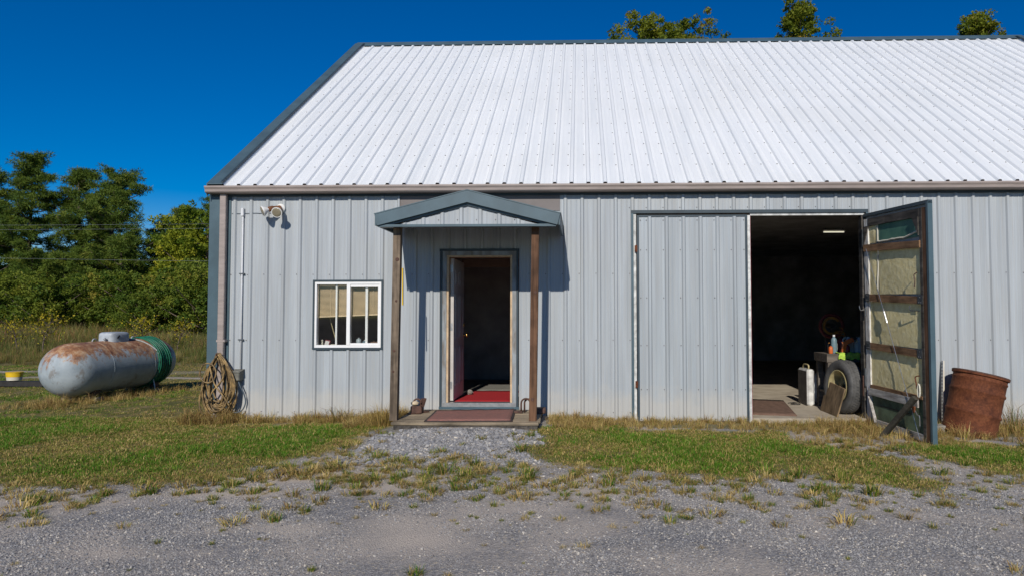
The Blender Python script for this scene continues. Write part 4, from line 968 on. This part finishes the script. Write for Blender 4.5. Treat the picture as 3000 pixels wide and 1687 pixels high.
MB().bar((1.585, .15, 1.006), (1.60, .16, 1.085), .07, .035, (0, 1, 0)).build('clock_case', 'maroon', t); MB().bar((1.583, .130, 1.016), (1.597, .140, 1.075), .055, .004, (0, 1, 0)).build('clock_face', 'case_white', t)
tag(MB().cbox(1.64, 1.73, .12, .19, 1.006, 1.03, .006).build('sill_box', 'cream'), 'flat cream box on the window sill left of the inner bar', 'box', 'things on the window sill')
tag(quad_sheet([(2.205, .12), (2.345, .12), (2.345, .22), (2.205, .22)], 1.006, .05, 8, 6, .010).build('brown_cloth', 'brown_trim', None, True), 'folded brown cloth at the right end of the window sill', 'cloth', 'things on the window sill')
tag(MB().tube([(1.60, .20, 1.40), (1.70, .22, 1.03)], .006, 6).build('sill_stick', 'rim'), 'thin stick leaning behind the left window pane', 'stick')

# ------------------------------------------------------------------ far left: bucket, timber, power lines
bk = thing('yellow_bucket', 'yellow topped bucket standing on dark timber at the left edge', 'bucket', (-6.72, 4.75, .09))
MB().lathe([(.13, 0), (.14, .07)], (-6.72, 4.75, .092), (0, 0, 1), 20).build('lower_band', 'cream', bk, 40)
MB().lathe([(.142, .071), (.15, .16), (.155, .16), (.155, .172), (.14, .172)], (-6.72, 4.75, .092), (0, 0, 1), 20).build('upper_band', 'yellow', bk, 40)
tag(MB().bar((-12, 5.2, .02), (-6.0, 4.72, .02), .22, .10).build('dark_timber', 'dark_timber'), 'long black timber lying in the grass left of the tank', 'timber')
for i, (a, b_, lb) in enumerate((((-34, 22, 5.75), (4, 22.6, 5.95), 'uppermost thin power line crossing in front of the pines'), ((-34, 22.3, 5.57), (4, 22.6, 5.75), 'middle power line just below the uppermost one'), ((-34, 21.8, 4.42), (4, 22.4, 3.85), 'lowest power line crossing the pines well below the other two'))):
    tag(MB().tube(sag(a, b_, 24, .12), .005, 5).build('power_line', 'wire'), lb, 'power line', 'power lines')

# ------------------------------------------------------------------ plants
def mesh_np(name, V, T, mats, mi=None, tone=None):
    me = bpy.data.meshes.new(name); n_ = len(V); k = T.shape[1]
    me.vertices.add(n_); me.vertices.foreach_set('co', np.asarray(V, np.float32).ravel())
    me.loops.add(T.size); me.loops.foreach_set('vertex_index', T.ravel().astype(np.int32))
    me.polygons.add(len(T)); me.polygons.foreach_set('loop_start', np.arange(0, T.size, k, dtype=np.int32)); me.polygons.foreach_set('loop_total', np.full(len(T), k, np.int32))
    for m_ in mats: me.materials.append(M[m_])
    if mi is not None: me.polygons.foreach_set('material_index', np.asarray(mi, np.int32))
    if tone is not None:
        a = me.attributes.new('tone', 'FLOAT', 'FACE'); a.data.foreach_set('value', np.asarray(tone, np.float32))
    me.update(calc_edges=True); me.validate(); return me
def unit(a): return a/np.maximum(np.linalg.norm(a, axis=-1, keepdims=True), 1e-9)
def needles(r, centers, radii, per, length, width, tone_c):
    """radiating thin triangles round each centre"""
    n_ = len(centers)*per; d = unit(r.normal(size=(n_, 3))+np.array([0, 0, .25])); c = np.repeat(centers, per, 0); rad = np.repeat(radii, per)
    base = c+d*(rad*r.uniform(.05, .75, n_))[:, None]*np.array([1.15, 1.15, .62]); tip = base+unit(d+r.normal(size=(n_, 3))*.35)*(length*r.uniform(.7, 1.3, n_))[:, None]
    s = unit(np.cross(tip-base, r.normal(size=(n_, 3))))*(width*r.uniform(.7, 1.3, n_))[:, None]
    V = np.stack([base-s, base+s, tip], 1).reshape(-1, 3); T = np.arange(n_*3).reshape(-1, 3)
    return V, T, np.clip(np.repeat(tone_c, per)+r.normal(size=n_)*.08, 0, 1)
def leaves(r, centers, radii, per, size, tone_c, flat=.8):
    n_ = len(centers)*per; c = np.repeat(centers, per, 0); rad = np.repeat(radii, per)
    p = c+unit(r.normal(size=(n_, 3)))*(rad*r.uniform(0, 1, n_)**.5)[:, None]*np.array([1, 1, flat])
    u = unit(r.normal(size=(n_, 3))); w = unit(np.cross(u, r.normal(size=(n_, 3)))); sz = (size*r.uniform(.6, 1.3, n_))[:, None]
    V = np.stack([p-u*sz*.5, p+w*sz*.32-u*sz*.05, p+u*sz*.55, p-w*sz*.32-u*sz*.05], 1).reshape(-1, 3); T = np.arange(n_*4).reshape(-1, 4)
    return V, T, np.clip(np.repeat(tone_c, per)+r.normal(size=n_)*.10, 0, 1)
def limb_mesh(mb, pts, r0, r1, n_=5):
    k = len(pts); mb.tube(pts, [r0+(r1-r0)*i/(k-1) for i in range(k)], n_)
def pine_data(seed, h, crown_from=.3, spread=2.6):
    r = np.random.default_rng(seed); mb = MB(); bend = r.normal(size=2)*.25
    tp = [Vector((bend[0]*(t**2)*1.2, bend[1]*(t**2)*1.2, h*t)) for t in np.linspace(0, 1, 10)]
    limb_mesh(mb, tp, h*.017, .03, 8)
    cen = []; rad = []; tone = []
    nb = int(h*5.2)
    for i in range(nb):
        t = crown_from+(1-crown_from)*((i+r.uniform(0, 1))/nb)**.9; t = min(t, .985)
        L = spread*(1.12-t)**.75*r.uniform(.5, 1.15)*(.55+.45*min(1, (t-crown_from)*4+.4))*(.75+.5*math.sin(i*.7+seed)**2); az = r.uniform(0, 2*math.pi); lift = r.uniform(-.05, .5)+.35*(t-.5)
        o = Vector((bend[0]*t*t*1.2, bend[1]*t*t*1.2, h*t)); d = Vector((math.cos(az), math.sin(az), 0))
        P = [o+d*(L*s)+Vector((0, 0, L*(lift*s+.18*s*s-.10*math.sin(math.pi*s)))) for s in (0, .33, .66, 1)]
        limb_mesh(mb, P, .035+.012*L, .012, 4)
        for _ in range(int(4+L*6.0)):
            s = r.uniform(.38, 1.03)**.8; p = o+d*(L*s)+Vector((0, 0, L*(lift*s+.18*s*s)))
            off = r.normal(size=3)*np.array([.30, .30, .11])*(.5+L*.28)
            cen.append((p.x+off[0], p.y+off[1], p.z+off[2]+.10)); rad.append(r.uniform(.26, .46)); tone.append(np.clip(r.normal(.5, .2), 0, 1))
    for _ in range(12): cen.append((bend[0]*1.2+r.normal()*.22, bend[1]*1.2+r.normal()*.22, h+r.uniform(-.5, .15))); rad.append(.28); tone.append(.5)
    V, T, tn_ = needles(r, np.array(cen), np.array(rad), 64, .20, .022, np.array(tone))
    return mb, mesh_np('crown', V, T, ['needle'], None, tn_)
def broad_data(seed, h, width, mat, leaf_size=.17, per=38, low=.22, conic=.5, clumps=620):
    r = np.random.default_rng(seed); mb = MB(); tp = [Vector((.12*math.sin(t*4+seed), .12*math.cos(t*3+seed), h*t)) for t in np.linspace(0, .93, 9)]
    limb_mesh(mb, tp, h*.014+min(.03, h*.006), min(.03, h*.006), 8)
    cen = []; rad = []; tone = []; nb = int(14+h*1.6); per_b = max(4, clumps//nb)
    for i in range(nb):
        t = low+(.97-low)*((i+r.uniform(0, .9))/nb); prof_ = (1-((t-low)/(1-low)))**conic*(.35+.65*min(1, (t-low)*4+.25))
        L = width*.5*prof_*r.uniform(.55, 1.25)+.25; az = i*2.4+r.uniform(-.5, .5); rise = r.uniform(.45, 1.0)
        o = Vector((.12*math.sin(t*4+seed), .12*math.cos(t*3+seed), h*t*.93)); d = Vector((math.cos(az), math.sin(az), 0))
        P = [o+d*(L*s)+Vector((0, 0, L*rise*s*(.7+.3*s))) for s in (0, .35, .7, 1)]
        limb_mesh(mb, P, min(.03, h*.007)+.012*L*min(1, h/4), min(.01, h*.003), 4); bt = np.clip(r.normal(.45, .2), 0, 1)
        for _ in range(per_b):
            s = r.uniform(.25, 1.08); p = P[0].lerp(P[3], s); off = r.normal(size=3)*(.14+.13*L)
            cen.append((p.x+off[0], p.y+off[1], p.z+off[2]*.8)); rad.append(r.uniform(.18, .40)); tone.append(np.clip(bt+r.normal()*.14, 0, 1))
    V, T, tn_ = leaves(r, np.array(cen), np.array(rad), per, leaf_size, np.array(tone))
    return mb, mesh_np('crown', V, T, [mat], None, tn_)
def trunk_mesh(mb):
    me = bpy.data.meshes.new('trunk'); me.from_pydata(mb.v, [], mb.f); me.materials.append(M['bark']); me.polygons.foreach_set('use_smooth', [True]*len(me.polygons)); return me
def plant_tree(name, data, loc, label, cat, rz=0, s=1.0, group=None):
    z0 = float(ground_z(loc[0], loc[1])) if abs(loc[0]) < 60 and abs(loc[1]) < 60 else -.06
    t = thing(name, label, cat, (loc[0], loc[1], z0-.05), group); t.rotation_euler = (0, 0, rz); t.scale = (s, s, s)
    for nm, me in (('trunk', data[0]), ('crown', data[1])):
        o = bpy.data.objects.new(nm, me); C.objects.link(o); o.parent = t
    return t
def mk(d): return (trunk_mesh(d[0]), d[1])
PA = mk(pine_data(11, 11.8, .25, 3.0)); PB = mk(pine_data(12, 10.8, .22, 2.9)); PC = mk(pine_data(13, 11.0, .34, 3.5)); 
pg = 'pines beyond the meadow'
plant_tree('pine_tree', PA, (-30.7, 34), 'tallest dense pine at the left with a rounded top', 'tree', .4, 1.0, pg)
plant_tree('pine_tree', PB, (-28.3, 35.5), 'pine with a sloping shoulder between the tallest pine and the spreading pine', 'tree', 1.9, 1.02, pg)
plant_tree('pine_tree', PC, (-25.5, 34), 'spreading pine with long bare side branches at the right of the pine group', 'tree', 2.6, .98, pg)
plant_tree('pine_tree', PB, (-33.4, 34.5), 'pine cut by the left edge of the picture', 'tree', 4.0, 1.0, pg)
plant_tree('pine_tree', PA, (-29.5, 39), 'darker pine standing behind the tallest pine', 'tree', 3.0, .82, pg)
plant_tree('pine_tree', PA, (-19.2, 35), 'slim pine rising behind the yellow green tree at the building corner', 'tree', 5.0, .78, pg)
plant_tree('pine_tree', PB, (-22.2, 36), 'short pine in the dip between the pine group and the building', 'tree', .9, .66, pg)
plant_tree('pine_tree', PC, (-25.5, 40), 'pine standing directly behind the spreading pine', 'tree', .2, .74, pg)
PY = mk(pine_data(14, 6.2, .05, 2.9))
for i, (x, y_, s, lb) in enumerate(((-30.8, 30.5, .95, 'bushy young pine at the foot of the tallest pine'), (-27.6, 30.2, .86, 'bushy young pine below the sloping pine'), (-24.6, 30.6, .80, 'bushy young pine at the foot of the spreading pine'), (-22.3, 31, .98, 'small young pine in the dip left of the yellow green tree'), (-33.5, 31, .95, 'young pine at the left edge of the picture'))):
    plant_tree('young_pine', PY, (x, y_), lb, 'tree', i*1.3, s, 'young pines')
LA_ = mk(broad_data(21, 7.6, 5.4, 'leafy', .15, 42, .08, .45, 640)); LB = mk(broad_data(22, 4.2, 4.8, 'shrub', .13, 44, .04, .4, 420)); LC = mk(broad_data(23, 3.3, 4.2, 'shrub', .12, 44, .03, .35, 330))
plant_tree('leafy_tree', LA_, (-16.6, 30), 'yellow green leafy tree beside the corner of the metal building', 'tree', .3, 1.0, 'leafy trees left of the building')
plant_tree('leafy_tree', LA_, (-18.9, 31), 'shorter yellow green tree left of the one at the building corner', 'tree', 2.3, .86, 'leafy trees left of the building')
plant_tree('leafy_tree', LA_, (-13.2, 31), 'leafy tree mostly hidden behind the building corner', 'tree', 4.0, .95, 'leafy trees left of the building')
sg = 'bushes along the edge of the meadow'
for i, (d, x, y_, s, lb) in enumerate(((LB, -26.5, 28.0, .9, 'dense bush below the young pines at left'), (LC, -23.8, 27.2, 1.0, 'low bush below the spreading pine'), (LB, -21.2, 28.2, .85, 'bush in the gap between pines and yellow green trees'), (LC, -18.6, 26.8, 1.05, 'bush below the shorter yellow green tree'), (LB, -15.6, 26.6, .95, 'bush below the tree at the building corner'), (LC, -13.4, 24.8, 1.1, 'bush nearest the building corner'), (LC, -29.2, 27.4, 1.0, 'bush at the left edge of the meadow'), (LC, -17.0, 24.6, .72, 'small round bush standing in front of the other bushes'), (LB, -28.8, 33.0, 1.1, 'dark bush between the trunks of the tallest and the sloping pine'), (LB, -31.8, 33.2, 1.1, 'dark bush left of the trunk of the tallest pine'), (LB, -26.3, 33.4, 1.1, 'dark bush left of the trunk of the spreading pine'), (LB, -23.6, 34.0, 1.05, 'dark bush right of the trunk of the spreading pine'))):
    plant_tree('bush', d, (x, y_), lb, 'bush', i*1.7, s, sg)
BA = mk(broad_data(31, 18.2, 6.4, 'leafy_dark', .14, 70, .45, .30, 760)); BB = mk(broad_data(32, 19.4, 3.6, 'leafy_dark', .14, 54, .5, .6, 460))
bgp = 'trees behind the white roof'
plant_tree('broadleaf_tree', BA, (9.5, 28), 'broad green tree top showing above the roof ridge, leftmost of the row', 'tree', .5, 1.0, bgp)
plant_tree('broadleaf_tree', BA, (8.5, 28.8), 'left shoulder of the broad tree top above the ridge', 'tree', 2.2, .955, bgp)
plant_tree('broadleaf_tree', BA, (10.4, 28.6), 'right shoulder of the broad tree top above the ridge', 'tree', 4.4, .965, bgp)
plant_tree('broadleaf_tree', BA, (12.9, 29), 'low tree top just right of the broad one above the ridge', 'tree', 3.1, .955, bgp)
plant_tree('broadleaf_tree', BB, (17.0, 28), 'tall narrow tree top reaching the upper edge of the picture', 'tree', 1.0, 1.04, bgp)
plant_tree('broadleaf_tree', BB, (18.6, 28.6), 'slim tree top close to the right of the tall narrow one', 'tree', 2.2, .95, bgp)
plant_tree('broadleaf_tree', BB, (15.4, 28.4), 'low tree top close to the left of the tall narrow one', 'tree', 5.0, .88, bgp)
plant_tree('broadleaf_tree', BB, (27.0, 28), 'tree top above the ridge near the right edge of the picture', 'tree', 4.2, 1.01, bgp)
plant_tree('broadleaf_tree', BA, (22.2, 29), 'tree of which only leaf tips show above the middle right of the ridge', 'tree', 1.7, .935, bgp)
for i, (d, x, y_, s, lb) in enumerate(((PB, -21.5, 43, .9, 'far pine seen through the dip left of the yellow green trees'), (PA, -17.0, 42, .8, 'far pine behind the yellow green trees'), (PA, -26.5, 45, .85, 'far pine behind the spreading pine'), (PB, -33.0, 44, .9, 'far pine behind the pines at the left edge'))): plant_tree('pine_tree', d, (x, y_), lb, 'tree', i*1.1, s, pg)
YL = mk(broad_data(41, 1.7, .75, 'yellow_leaf', .085, 5, .45, .3, 34))
for i, (x, y_, s, lb) in enumerate(((-14.6, 15.5, .9, 'yellow leaved sapling at the left of the meadow'), (-16.6, 16.5, .8, 'smaller yellow leaved sapling at the far left of the meadow'), (-10.9, 15.2, .85, 'yellow leaved sapling right behind the tank'), (-10.0, 16.2, .75, 'small yellow leaved sapling between the tank and the building'))):
    plant_tree('yellow_sapling', YL, (x, y_), lb, 'sapling', i*2.0, s, 'yellow saplings in the meadow')

# grass and stone prototypes, scattered as instances
def blades(r, n_, h, spread, width, lean, mats_p, seg=2):
    V = []; T = []; mi = []
    for _ in range(n_):
        az = r.uniform(0, 2*math.pi); rr = spread*math.sqrt(r.uniform(0, 1)); b0 = np.array([rr*math.cos(az), rr*math.sin(az), -.01]); hh = h*r.uniform(.45, 1.1)
        la = az+r.normal()*.8; ld = np.array([math.cos(la), math.sin(la), 0.]); ln = lean*r.uniform(.2, 1.2); sd_ = np.array([-math.sin(la+r.normal()*.7), math.cos(la+r.normal()*.7), 0.])*width*r.uniform(.6, 1.2)
        mid = b0+np.array([0, 0, hh*.58])+ld*hh*ln*.3; tip = b0+np.array([0, 0, hh*(1-.35*ln)])+ld*hh*ln
        o = len(V); V += [b0-sd_, b0+sd_, mid+sd_*.75, mid-sd_*.75, tip]; T += [(o, o+1, o+2), (o, o+2, o+3), (o+3, o+2, o+4)]
        m = int(r.choice(len(mats_p), p=mats_p)); mi += [m]*3
    return np.array(V), np.array(T), mi
def proto(name, V, T, mats, mi):
    me = mesh_np(name, V, T, mats, mi); return bpy.data.objects.new(name, me)
def group_of(name, obs):
    c = bpy.data.collections.new(name)
    for o in obs: c.objects.link(o)
    return c
def scatter(name, coll, P, rot, scl, idx, kind='stuff', label=None):
    me = bpy.data.meshes.new(name); n_ = len(P); me.vertices.add(n_); me.vertices.foreach_set('co', np.asarray(P, np.float32).ravel())
    a = me.attributes.new('rot', 'FLOAT_VECTOR', 'POINT'); a.data.foreach_set('vector', np.asarray(rot, np.float32).ravel())
    a = me.attributes.new('scl', 'FLOAT_VECTOR', 'POINT'); a.data.foreach_set('vector', np.asarray(scl, np.float32).ravel())
    a = me.attributes.new('pick', 'INT', 'POINT'); a.data.foreach_set('value', np.asarray(idx, np.int32))
    ob = bpy.data.objects.new(name, me); C.objects.link(ob); ob['kind'] = kind
    if label: ob['label'] = label
    g = bpy.data.node_groups.new(name, 'GeometryNodeTree')
    g.interface.new_socket('Geometry', in_out='INPUT', socket_type='NodeSocketGeometry'); g.interface.new_socket('Geometry', in_out='OUTPUT', socket_type='NodeSocketGeometry')
    N_ = g.nodes; gi = N_.new('NodeGroupInput'); go = N_.new('NodeGroupOutput'); ip = N_.new('GeometryNodeInstanceOnPoints'); ci = N_.new('GeometryNodeCollectionInfo')
    ci.inputs['Collection'].default_value = coll; ci.inputs['Separate Children'].default_value = True; ci.inputs['Reset Children'].default_value = True
    def na(nm, ty):
        q = N_.new('GeometryNodeInputNamedAttribute'); q.data_type = ty; q.inputs['Name'].default_value = nm; return q.outputs['Attribute']
    L_ = g.links; L_.new(gi.outputs[0], ip.inputs['Points']); L_.new(ci.outputs[0], ip.inputs['Instance']); ip.inputs['Pick Instance'].default_value = True
    L_.new(na('pick', 'INT'), ip.inputs['Instance Index']); L_.new(na('scl', 'FLOAT_VECTOR'), ip.inputs['Scale'])
    er = N_.new('FunctionNodeEulerToRotation'); L_.new(na('rot', 'FLOAT_VECTOR'), er.inputs[0]); L_.new(er.outputs[0], ip.inputs['Rotation'])
    L_.new(ip.outputs[0], go.inputs[0]); md = ob.modifiers.new('scatter', 'NODES'); md.node_group = g
    return ob
r = np.random.default_rng(77)
def protos(pref, k, n_, h, spread, width, lean, mats, p): return [proto(pref, *blades(r, n_, h, spread, width, lean, p)[:2], mats, blades_mi) if False else (lambda b: proto(pref, b[0], b[1], mats, b[2]))(blades(r, n_, h, spread, width, lean, p)) for _ in range(k)]
lawn_p = group_of('lawn_tufts', protos('a_lawn', 4, 30, .036, .075, .0026, .9, ['grass', 'grass_bright', 'dry'], [.50, .14, .36])+protos('b_lawn', 3, 26, .034, .075, .0026, 1.0, ['grass', 'dry', 'dry_dark'], [.36, .44, .20])+protos('c_lawn', 3, 32, .058, .07, .0032, .8, ['grass_bright', 'grass', 'dry'], [.52, .32, .16]))
clump_p = group_of('gravel_clumps', protos('a_clump', 4, 75, .095, .045, .0028, 1.25, ['grass', 'dry', 'grass_bright'], [.46, .40, .14])+protos('b_clump', 3, 56, .085, .055, .0028, 1.5, ['dry', 'grass', 'dry_dark'], [.68, .14, .18]))
dry_p = group_of('dry_tufts', protos('a_dry', 4, 40, .16, .05, .0024, 1.0, ['dry', 'dry_dark', 'grass'], [.66, .22, .12])+protos('b_dry', 2, 26, .24, .04, .0022, .8, ['dry', 'dry_dark', 'grass'], [.52, .36, .12]))
mead_p = group_of('meadow_tufts', protos('a_meadow', 4, 60, .75, .28, .008, .55, ['meadow', 'dry_dark', 'grass'], [.66, .20, .14])+protos('b_meadow', 2, 60, 1.0, .30, .008, .45, ['meadow', 'dry_dark', 'grass'], [.45, .40, .15]))
def place(n_, x0, x1, y0, y1, cond):
    x = r.uniform(x0, x1, n_); y_ = r.uniform(y0, y1, n_); k = cond(x, y_); return x[k], y_[k]
def emitp(name, coll, x, y_, pick, smin, smax, label=None, vs=None):
    n_ = len(x); z_ = ground_z(x, y_); s = r.uniform(smin, smax, n_); s3 = np.stack([s, s, s*r.uniform(.8, 1.2, n_)], 1)
    if vs is not None: s3 = s3*np.asarray(vs)[:, None]
    rot = np.stack([r.normal(size=n_)*.08, r.normal(size=n_)*.08, r.uniform(0, 6.283, n_)], 1)
    return scatter(name, coll, np.stack([x, y_, z_], 1), rot, s3, pick, 'stuff', label)
inb = lambda x, y_: (x > -.02) & (x < 15.0) & (y_ > -.03) & (y_ < 12.2)
# lawn
def lawn_ok(x, y_):
    ok = lawn(x, y_) & ~inb(x, y_); tankz = (np.abs((x+3.55)-(y_-3.1)*.25) < .5) & (np.abs(y_-3.1) < 1.5)
    thin = fbm(x, y_, 1.7); return ok & ~tankz & (r.uniform(0, 1, len(x)) < .35+thin*1.15)
xa, ya = place(17000, -3, 2.9, -4.3, .2, lawn_ok); xb, yb = place(17000, 4.3, 11.5, -4.2, -.5, lawn_ok); xc, yc = place(15000, -13, 0, .2, 11, lambda x, y_: lawn_ok(x, y_) & (r.uniform(0, 1, len(x)) > track(x, y_)*1.6))
xd, yd = place(4000, -7, -3, -4, .2, lawn_ok)
x = np.concatenate([xa, xb, xc, xd]); y_ = np.concatenate([ya, yb, yc, yd]); nz = fbm(x, y_, .9)+(x > 4)*.10+((x > 1.0) & (x < 2.7) & (y_ < -.6))*.12-(x < -.5)*.06+r.normal(size=len(x))*.07
edge = soft(lambda a, b: lawn(a, b).astype(float), x, y_, .38); nz = np.where((edge < .88) & (r.uniform(0, 1, len(x)) < .75), .3, nz)
pick = np.where(nz > .62, r.integers(7, 10, len(x)), np.where(nz < .43, r.integers(4, 7, len(x)), r.integers(0, 4, len(x))))
emitp('lawn_grass', lawn_p, x, y_, pick, .75, 1.25, 'short mown lawn grass, green with tan patches')
# clumps on the gravel
def clump_ok(x, y_):
    d = np.where(y_ > -3.5, .62, np.where(y_ > -4.5, .50, .03)); band = np.clip(1-(-3.0-y_)/1.7, 0, 1); n1 = fbm(x+40, y_, 1.6)
    walk = (np.abs(x-3.7) < .75) & (y_ > -2.4); leftdeep = (x < 1.8) & (y_ < -3.3) & (y_ > -4.6)
    pr = np.where(n1 > .46, 1.0, .22)*np.maximum(d*band, .009)+leftdeep*.16*(n1 > .45); pr = np.where(walk, .05, pr)
    return ~lawn(x, y_) & ~inb(x, y_) & (r.uniform(0, 1, len(x)) < pr) & ((y_ < -1.3) | (x > 8))
x, y_ = place(11000, -1.5, 10.5, -5.8, -1.2, clump_ok)
sx, sy = place(1300, -1, 10, -5.7+2.9*0, -2.4, lambda a, b: ~lawn(a, b) & (r.uniform(0, 1, len(a)) < np.clip(1.1-(-2.6-b)/2.4, .06, 1))); vsz = np.concatenate([np.clip(np.exp(r.normal(size=len(x))*.42)*.62, .25, 1.7), r.uniform(.12, .4, len(sx))]); x = np.concatenate([x, sx]); y_ = np.concatenate([y_, sy])
emitp('gravel_tufts', clump_p, x, y_, np.where(r.uniform(0, 1, len(x)) < .40, r.integers(0, 4, len(x)), r.integers(4, 7, len(x))), 1.0, 1.0001, 'scattered grass tufts growing through the gravel', vsz)
# dry grass along the wall foot, the lawn margin and under the tank
def near_wall(n_, x0, x1, y0, y1, smin, smax):
    x = r.uniform(x0, x1, n_); y_ = y1-(y1-y0)*r.uniform(0, 1, n_)**1.5; return x, y_, r.uniform(smin, smax, n_)
parts = [near_wall(190, .05, 2.8, -.32, -.04, .45, 1.05), near_wall(420, 4.75, 9.0, -.75, -.05, .35, .8), near_wall(380, 8.2, 12, -1.0, -.02, .55, 1.25), near_wall(150, 2.2, 2.85, -.9, -.1, .6, 1.1), near_wall(130, 4.7, 5.4, -1.0, -.05, .4, .8), near_wall(200, 7.6, 9.6, -1.6, -.6, .35, .75), near_wall(120, -.2, .5, -.4, -.05, .8, 1.3)]
tx = r.normal(size=330)*.42; ty_ = r.uniform(-1.75, 1.5, 330); s_ = Vector((ta.y, -ta.x, 0)).normalized()
qx = -3.55+ta.x*ty_+s_.x*(tx*.75+.12); qy = 3.1+ta.y*ty_+s_.y*(tx*.75+.12); parts.append((qx, qy, r.uniform(.5, 1.15, 330)))
x = np.concatenate([p[0] for p in parts]); y_ = np.concatenate([p[1] for p in parts]); sv = np.concatenate([p[2] for p in parts])
keep = ~((x > 7.42) & (x < 8.95) & (y_ > -.06)); x, y_, sv = x[keep], y_[keep], sv[keep]
emitp('dry_grass', dry_p, x, y_, r.integers(0, 6, len(x)), .9, 1.1, 'dry tan grass along the foot of the walls and round the tank', sv)
# meadow
def mead_ok(x, y_): return ~inb(x, y_) & ((y_-10.4) > -.15*(x+6)*0+.8*fbm(x, y_, .5)) & (x < 2)
x, y_ = place(6500, -34, -2, 10.2, 30, mead_ok); emitp('meadow_grass', mead_p, x, y_, np.where(fbm(x, y_, .35) > .5, r.integers(4, 6, len(x)), r.integers(0, 4, len(x))),   .45, 1.05, 'tall unmown meadow grass and weeds before the trees', np.clip(.28+(y_-11)/11, .28, 1.1)*(.7+.7*fbm(x, y_, .8)))
# stones
def stone_proto(name, mat, seed):
    mb = rock((0, 0, 0), 1.0, seed, (1, .8, .62)); o = bpy.data.objects.new(name, bpy.data.meshes.new(name)); o.data.from_pydata(mb.v, [], mb.f); o.data.materials.append(M[mat]); return o
st_p = group_of('gravel_stones', [stone_proto('a_stone', 'stone_grey', k) for k in range(5)]+[stone_proto('b_stone', 'stone_pale', k+20) for k in range(3)])
def stone_ok(x, y_): return ~lawn(x, y_) & ~inb(x, y_) & (r.uniform(0, 1, len(x)) > sand(x, y_)*1.25)
x1, y1 = place(190000, .5, 9.4, -5.9, -3.3, lambda x, y_: stone_ok(x, y_) & (fbm(x, y_, 1.1) < .40+r.uniform(0, .35, len(x)))); x2, y2 = place(44000, -1, 10, -3.4, -1.6, lambda x, y_: stone_ok(x, y_) & (r.uniform(0, 1, len(x)) < .6)); x3, y3 = place(9000, 2.75, 4.75, -2.7, -1.15, lambda x, y_: stone_ok(x, y_) & ~((y_ > -1.24)))
s1 = np.exp(r.normal(size=len(x1))*.34)*.0050; s2 = np.exp(r.normal(size=len(x2))*.36)*.0054; s3 = np.exp(r.normal(size=len(x3))*.4)*.012
x = np.concatenate([x1, x2, x3]); y_ = np.concatenate([y1, y2, y3]); s = np.concatenate([s1, s2, s3]); pk = np.concatenate([np.where(r.uniform(0, 1, len(x1)) < .93, r.integers(0, 5, len(x1)), r.integers(5, 8, len(x1))), r.integers(0, 6, len(x2)), r.integers(3, 8, len(x3))])
z_ = ground_z(x, y_)+s*.12
scatter('gravel_stones', st_p, np.stack([x, y_, z_], 1), np.stack([r.normal(size=len(x))*.5, r.normal(size=len(x))*.5, r.uniform(0, 6.28, len(x))], 1), np.stack([s, s, s*.75], 1), pk, 'stuff', 'loose crushed grey stone on the drive and the walk')
# single weeds worth naming
def weed(name, label, x, y_, n_, h, spread, mats, p, lean=.8, w=.003):
    b = blades(r, n_, h, spread, w, lean, p); me = mesh_np(name, b[0], b[1], mats, b[2]); o = bpy.data.objects.new(name, me); C.objects.link(o); o.location = (x, y_, float(ground_z(x, y_))); return tag(o, label, 'weed')
weed('dry_grass_clump', 'big tan dry grass clump at the foot of the grey porch post', 2.66, -.72, 260, .34, .17, ['dry', 'dry_dark'], [.8, .2])
weed('dry_weed', 'brown leggy weed against the wall below the window', 1.85, -.12, 60, .30, .14, ['dry_dark', 'dry', 'grass'], [.6, .25, .15], 1.1)
weed('seed_weed', 'brown seeding weed at the right side of the rusty drum', 10.75, -.30, 150, .50, .22, ['dry_dark', 'dry', 'grass'], [.62, .2, .18], .6)
for i, (xx, lb) in enumerate(((6.0, 'small brown weed at the left foot of the closed door leaf'), (6.4, 'small brown weed left of the middle of the closed door leaf'), (6.75, 'thin brown weed at the middle foot of the closed door leaf'), (7.05, 'small brown weed at the right foot of the closed door leaf'))): weed('door_weed', lb, xx, -.12, 18, .15, .05, ['dry_dark', 'grass'], [.8, .2], 1.0, .004)
weed('slab_weed', 'green weeds growing along the edge of the concrete slab', 8.1, -.14, 160, .10, .30, ['grass', 'dry'], [.8, .2], 1.0, .005)
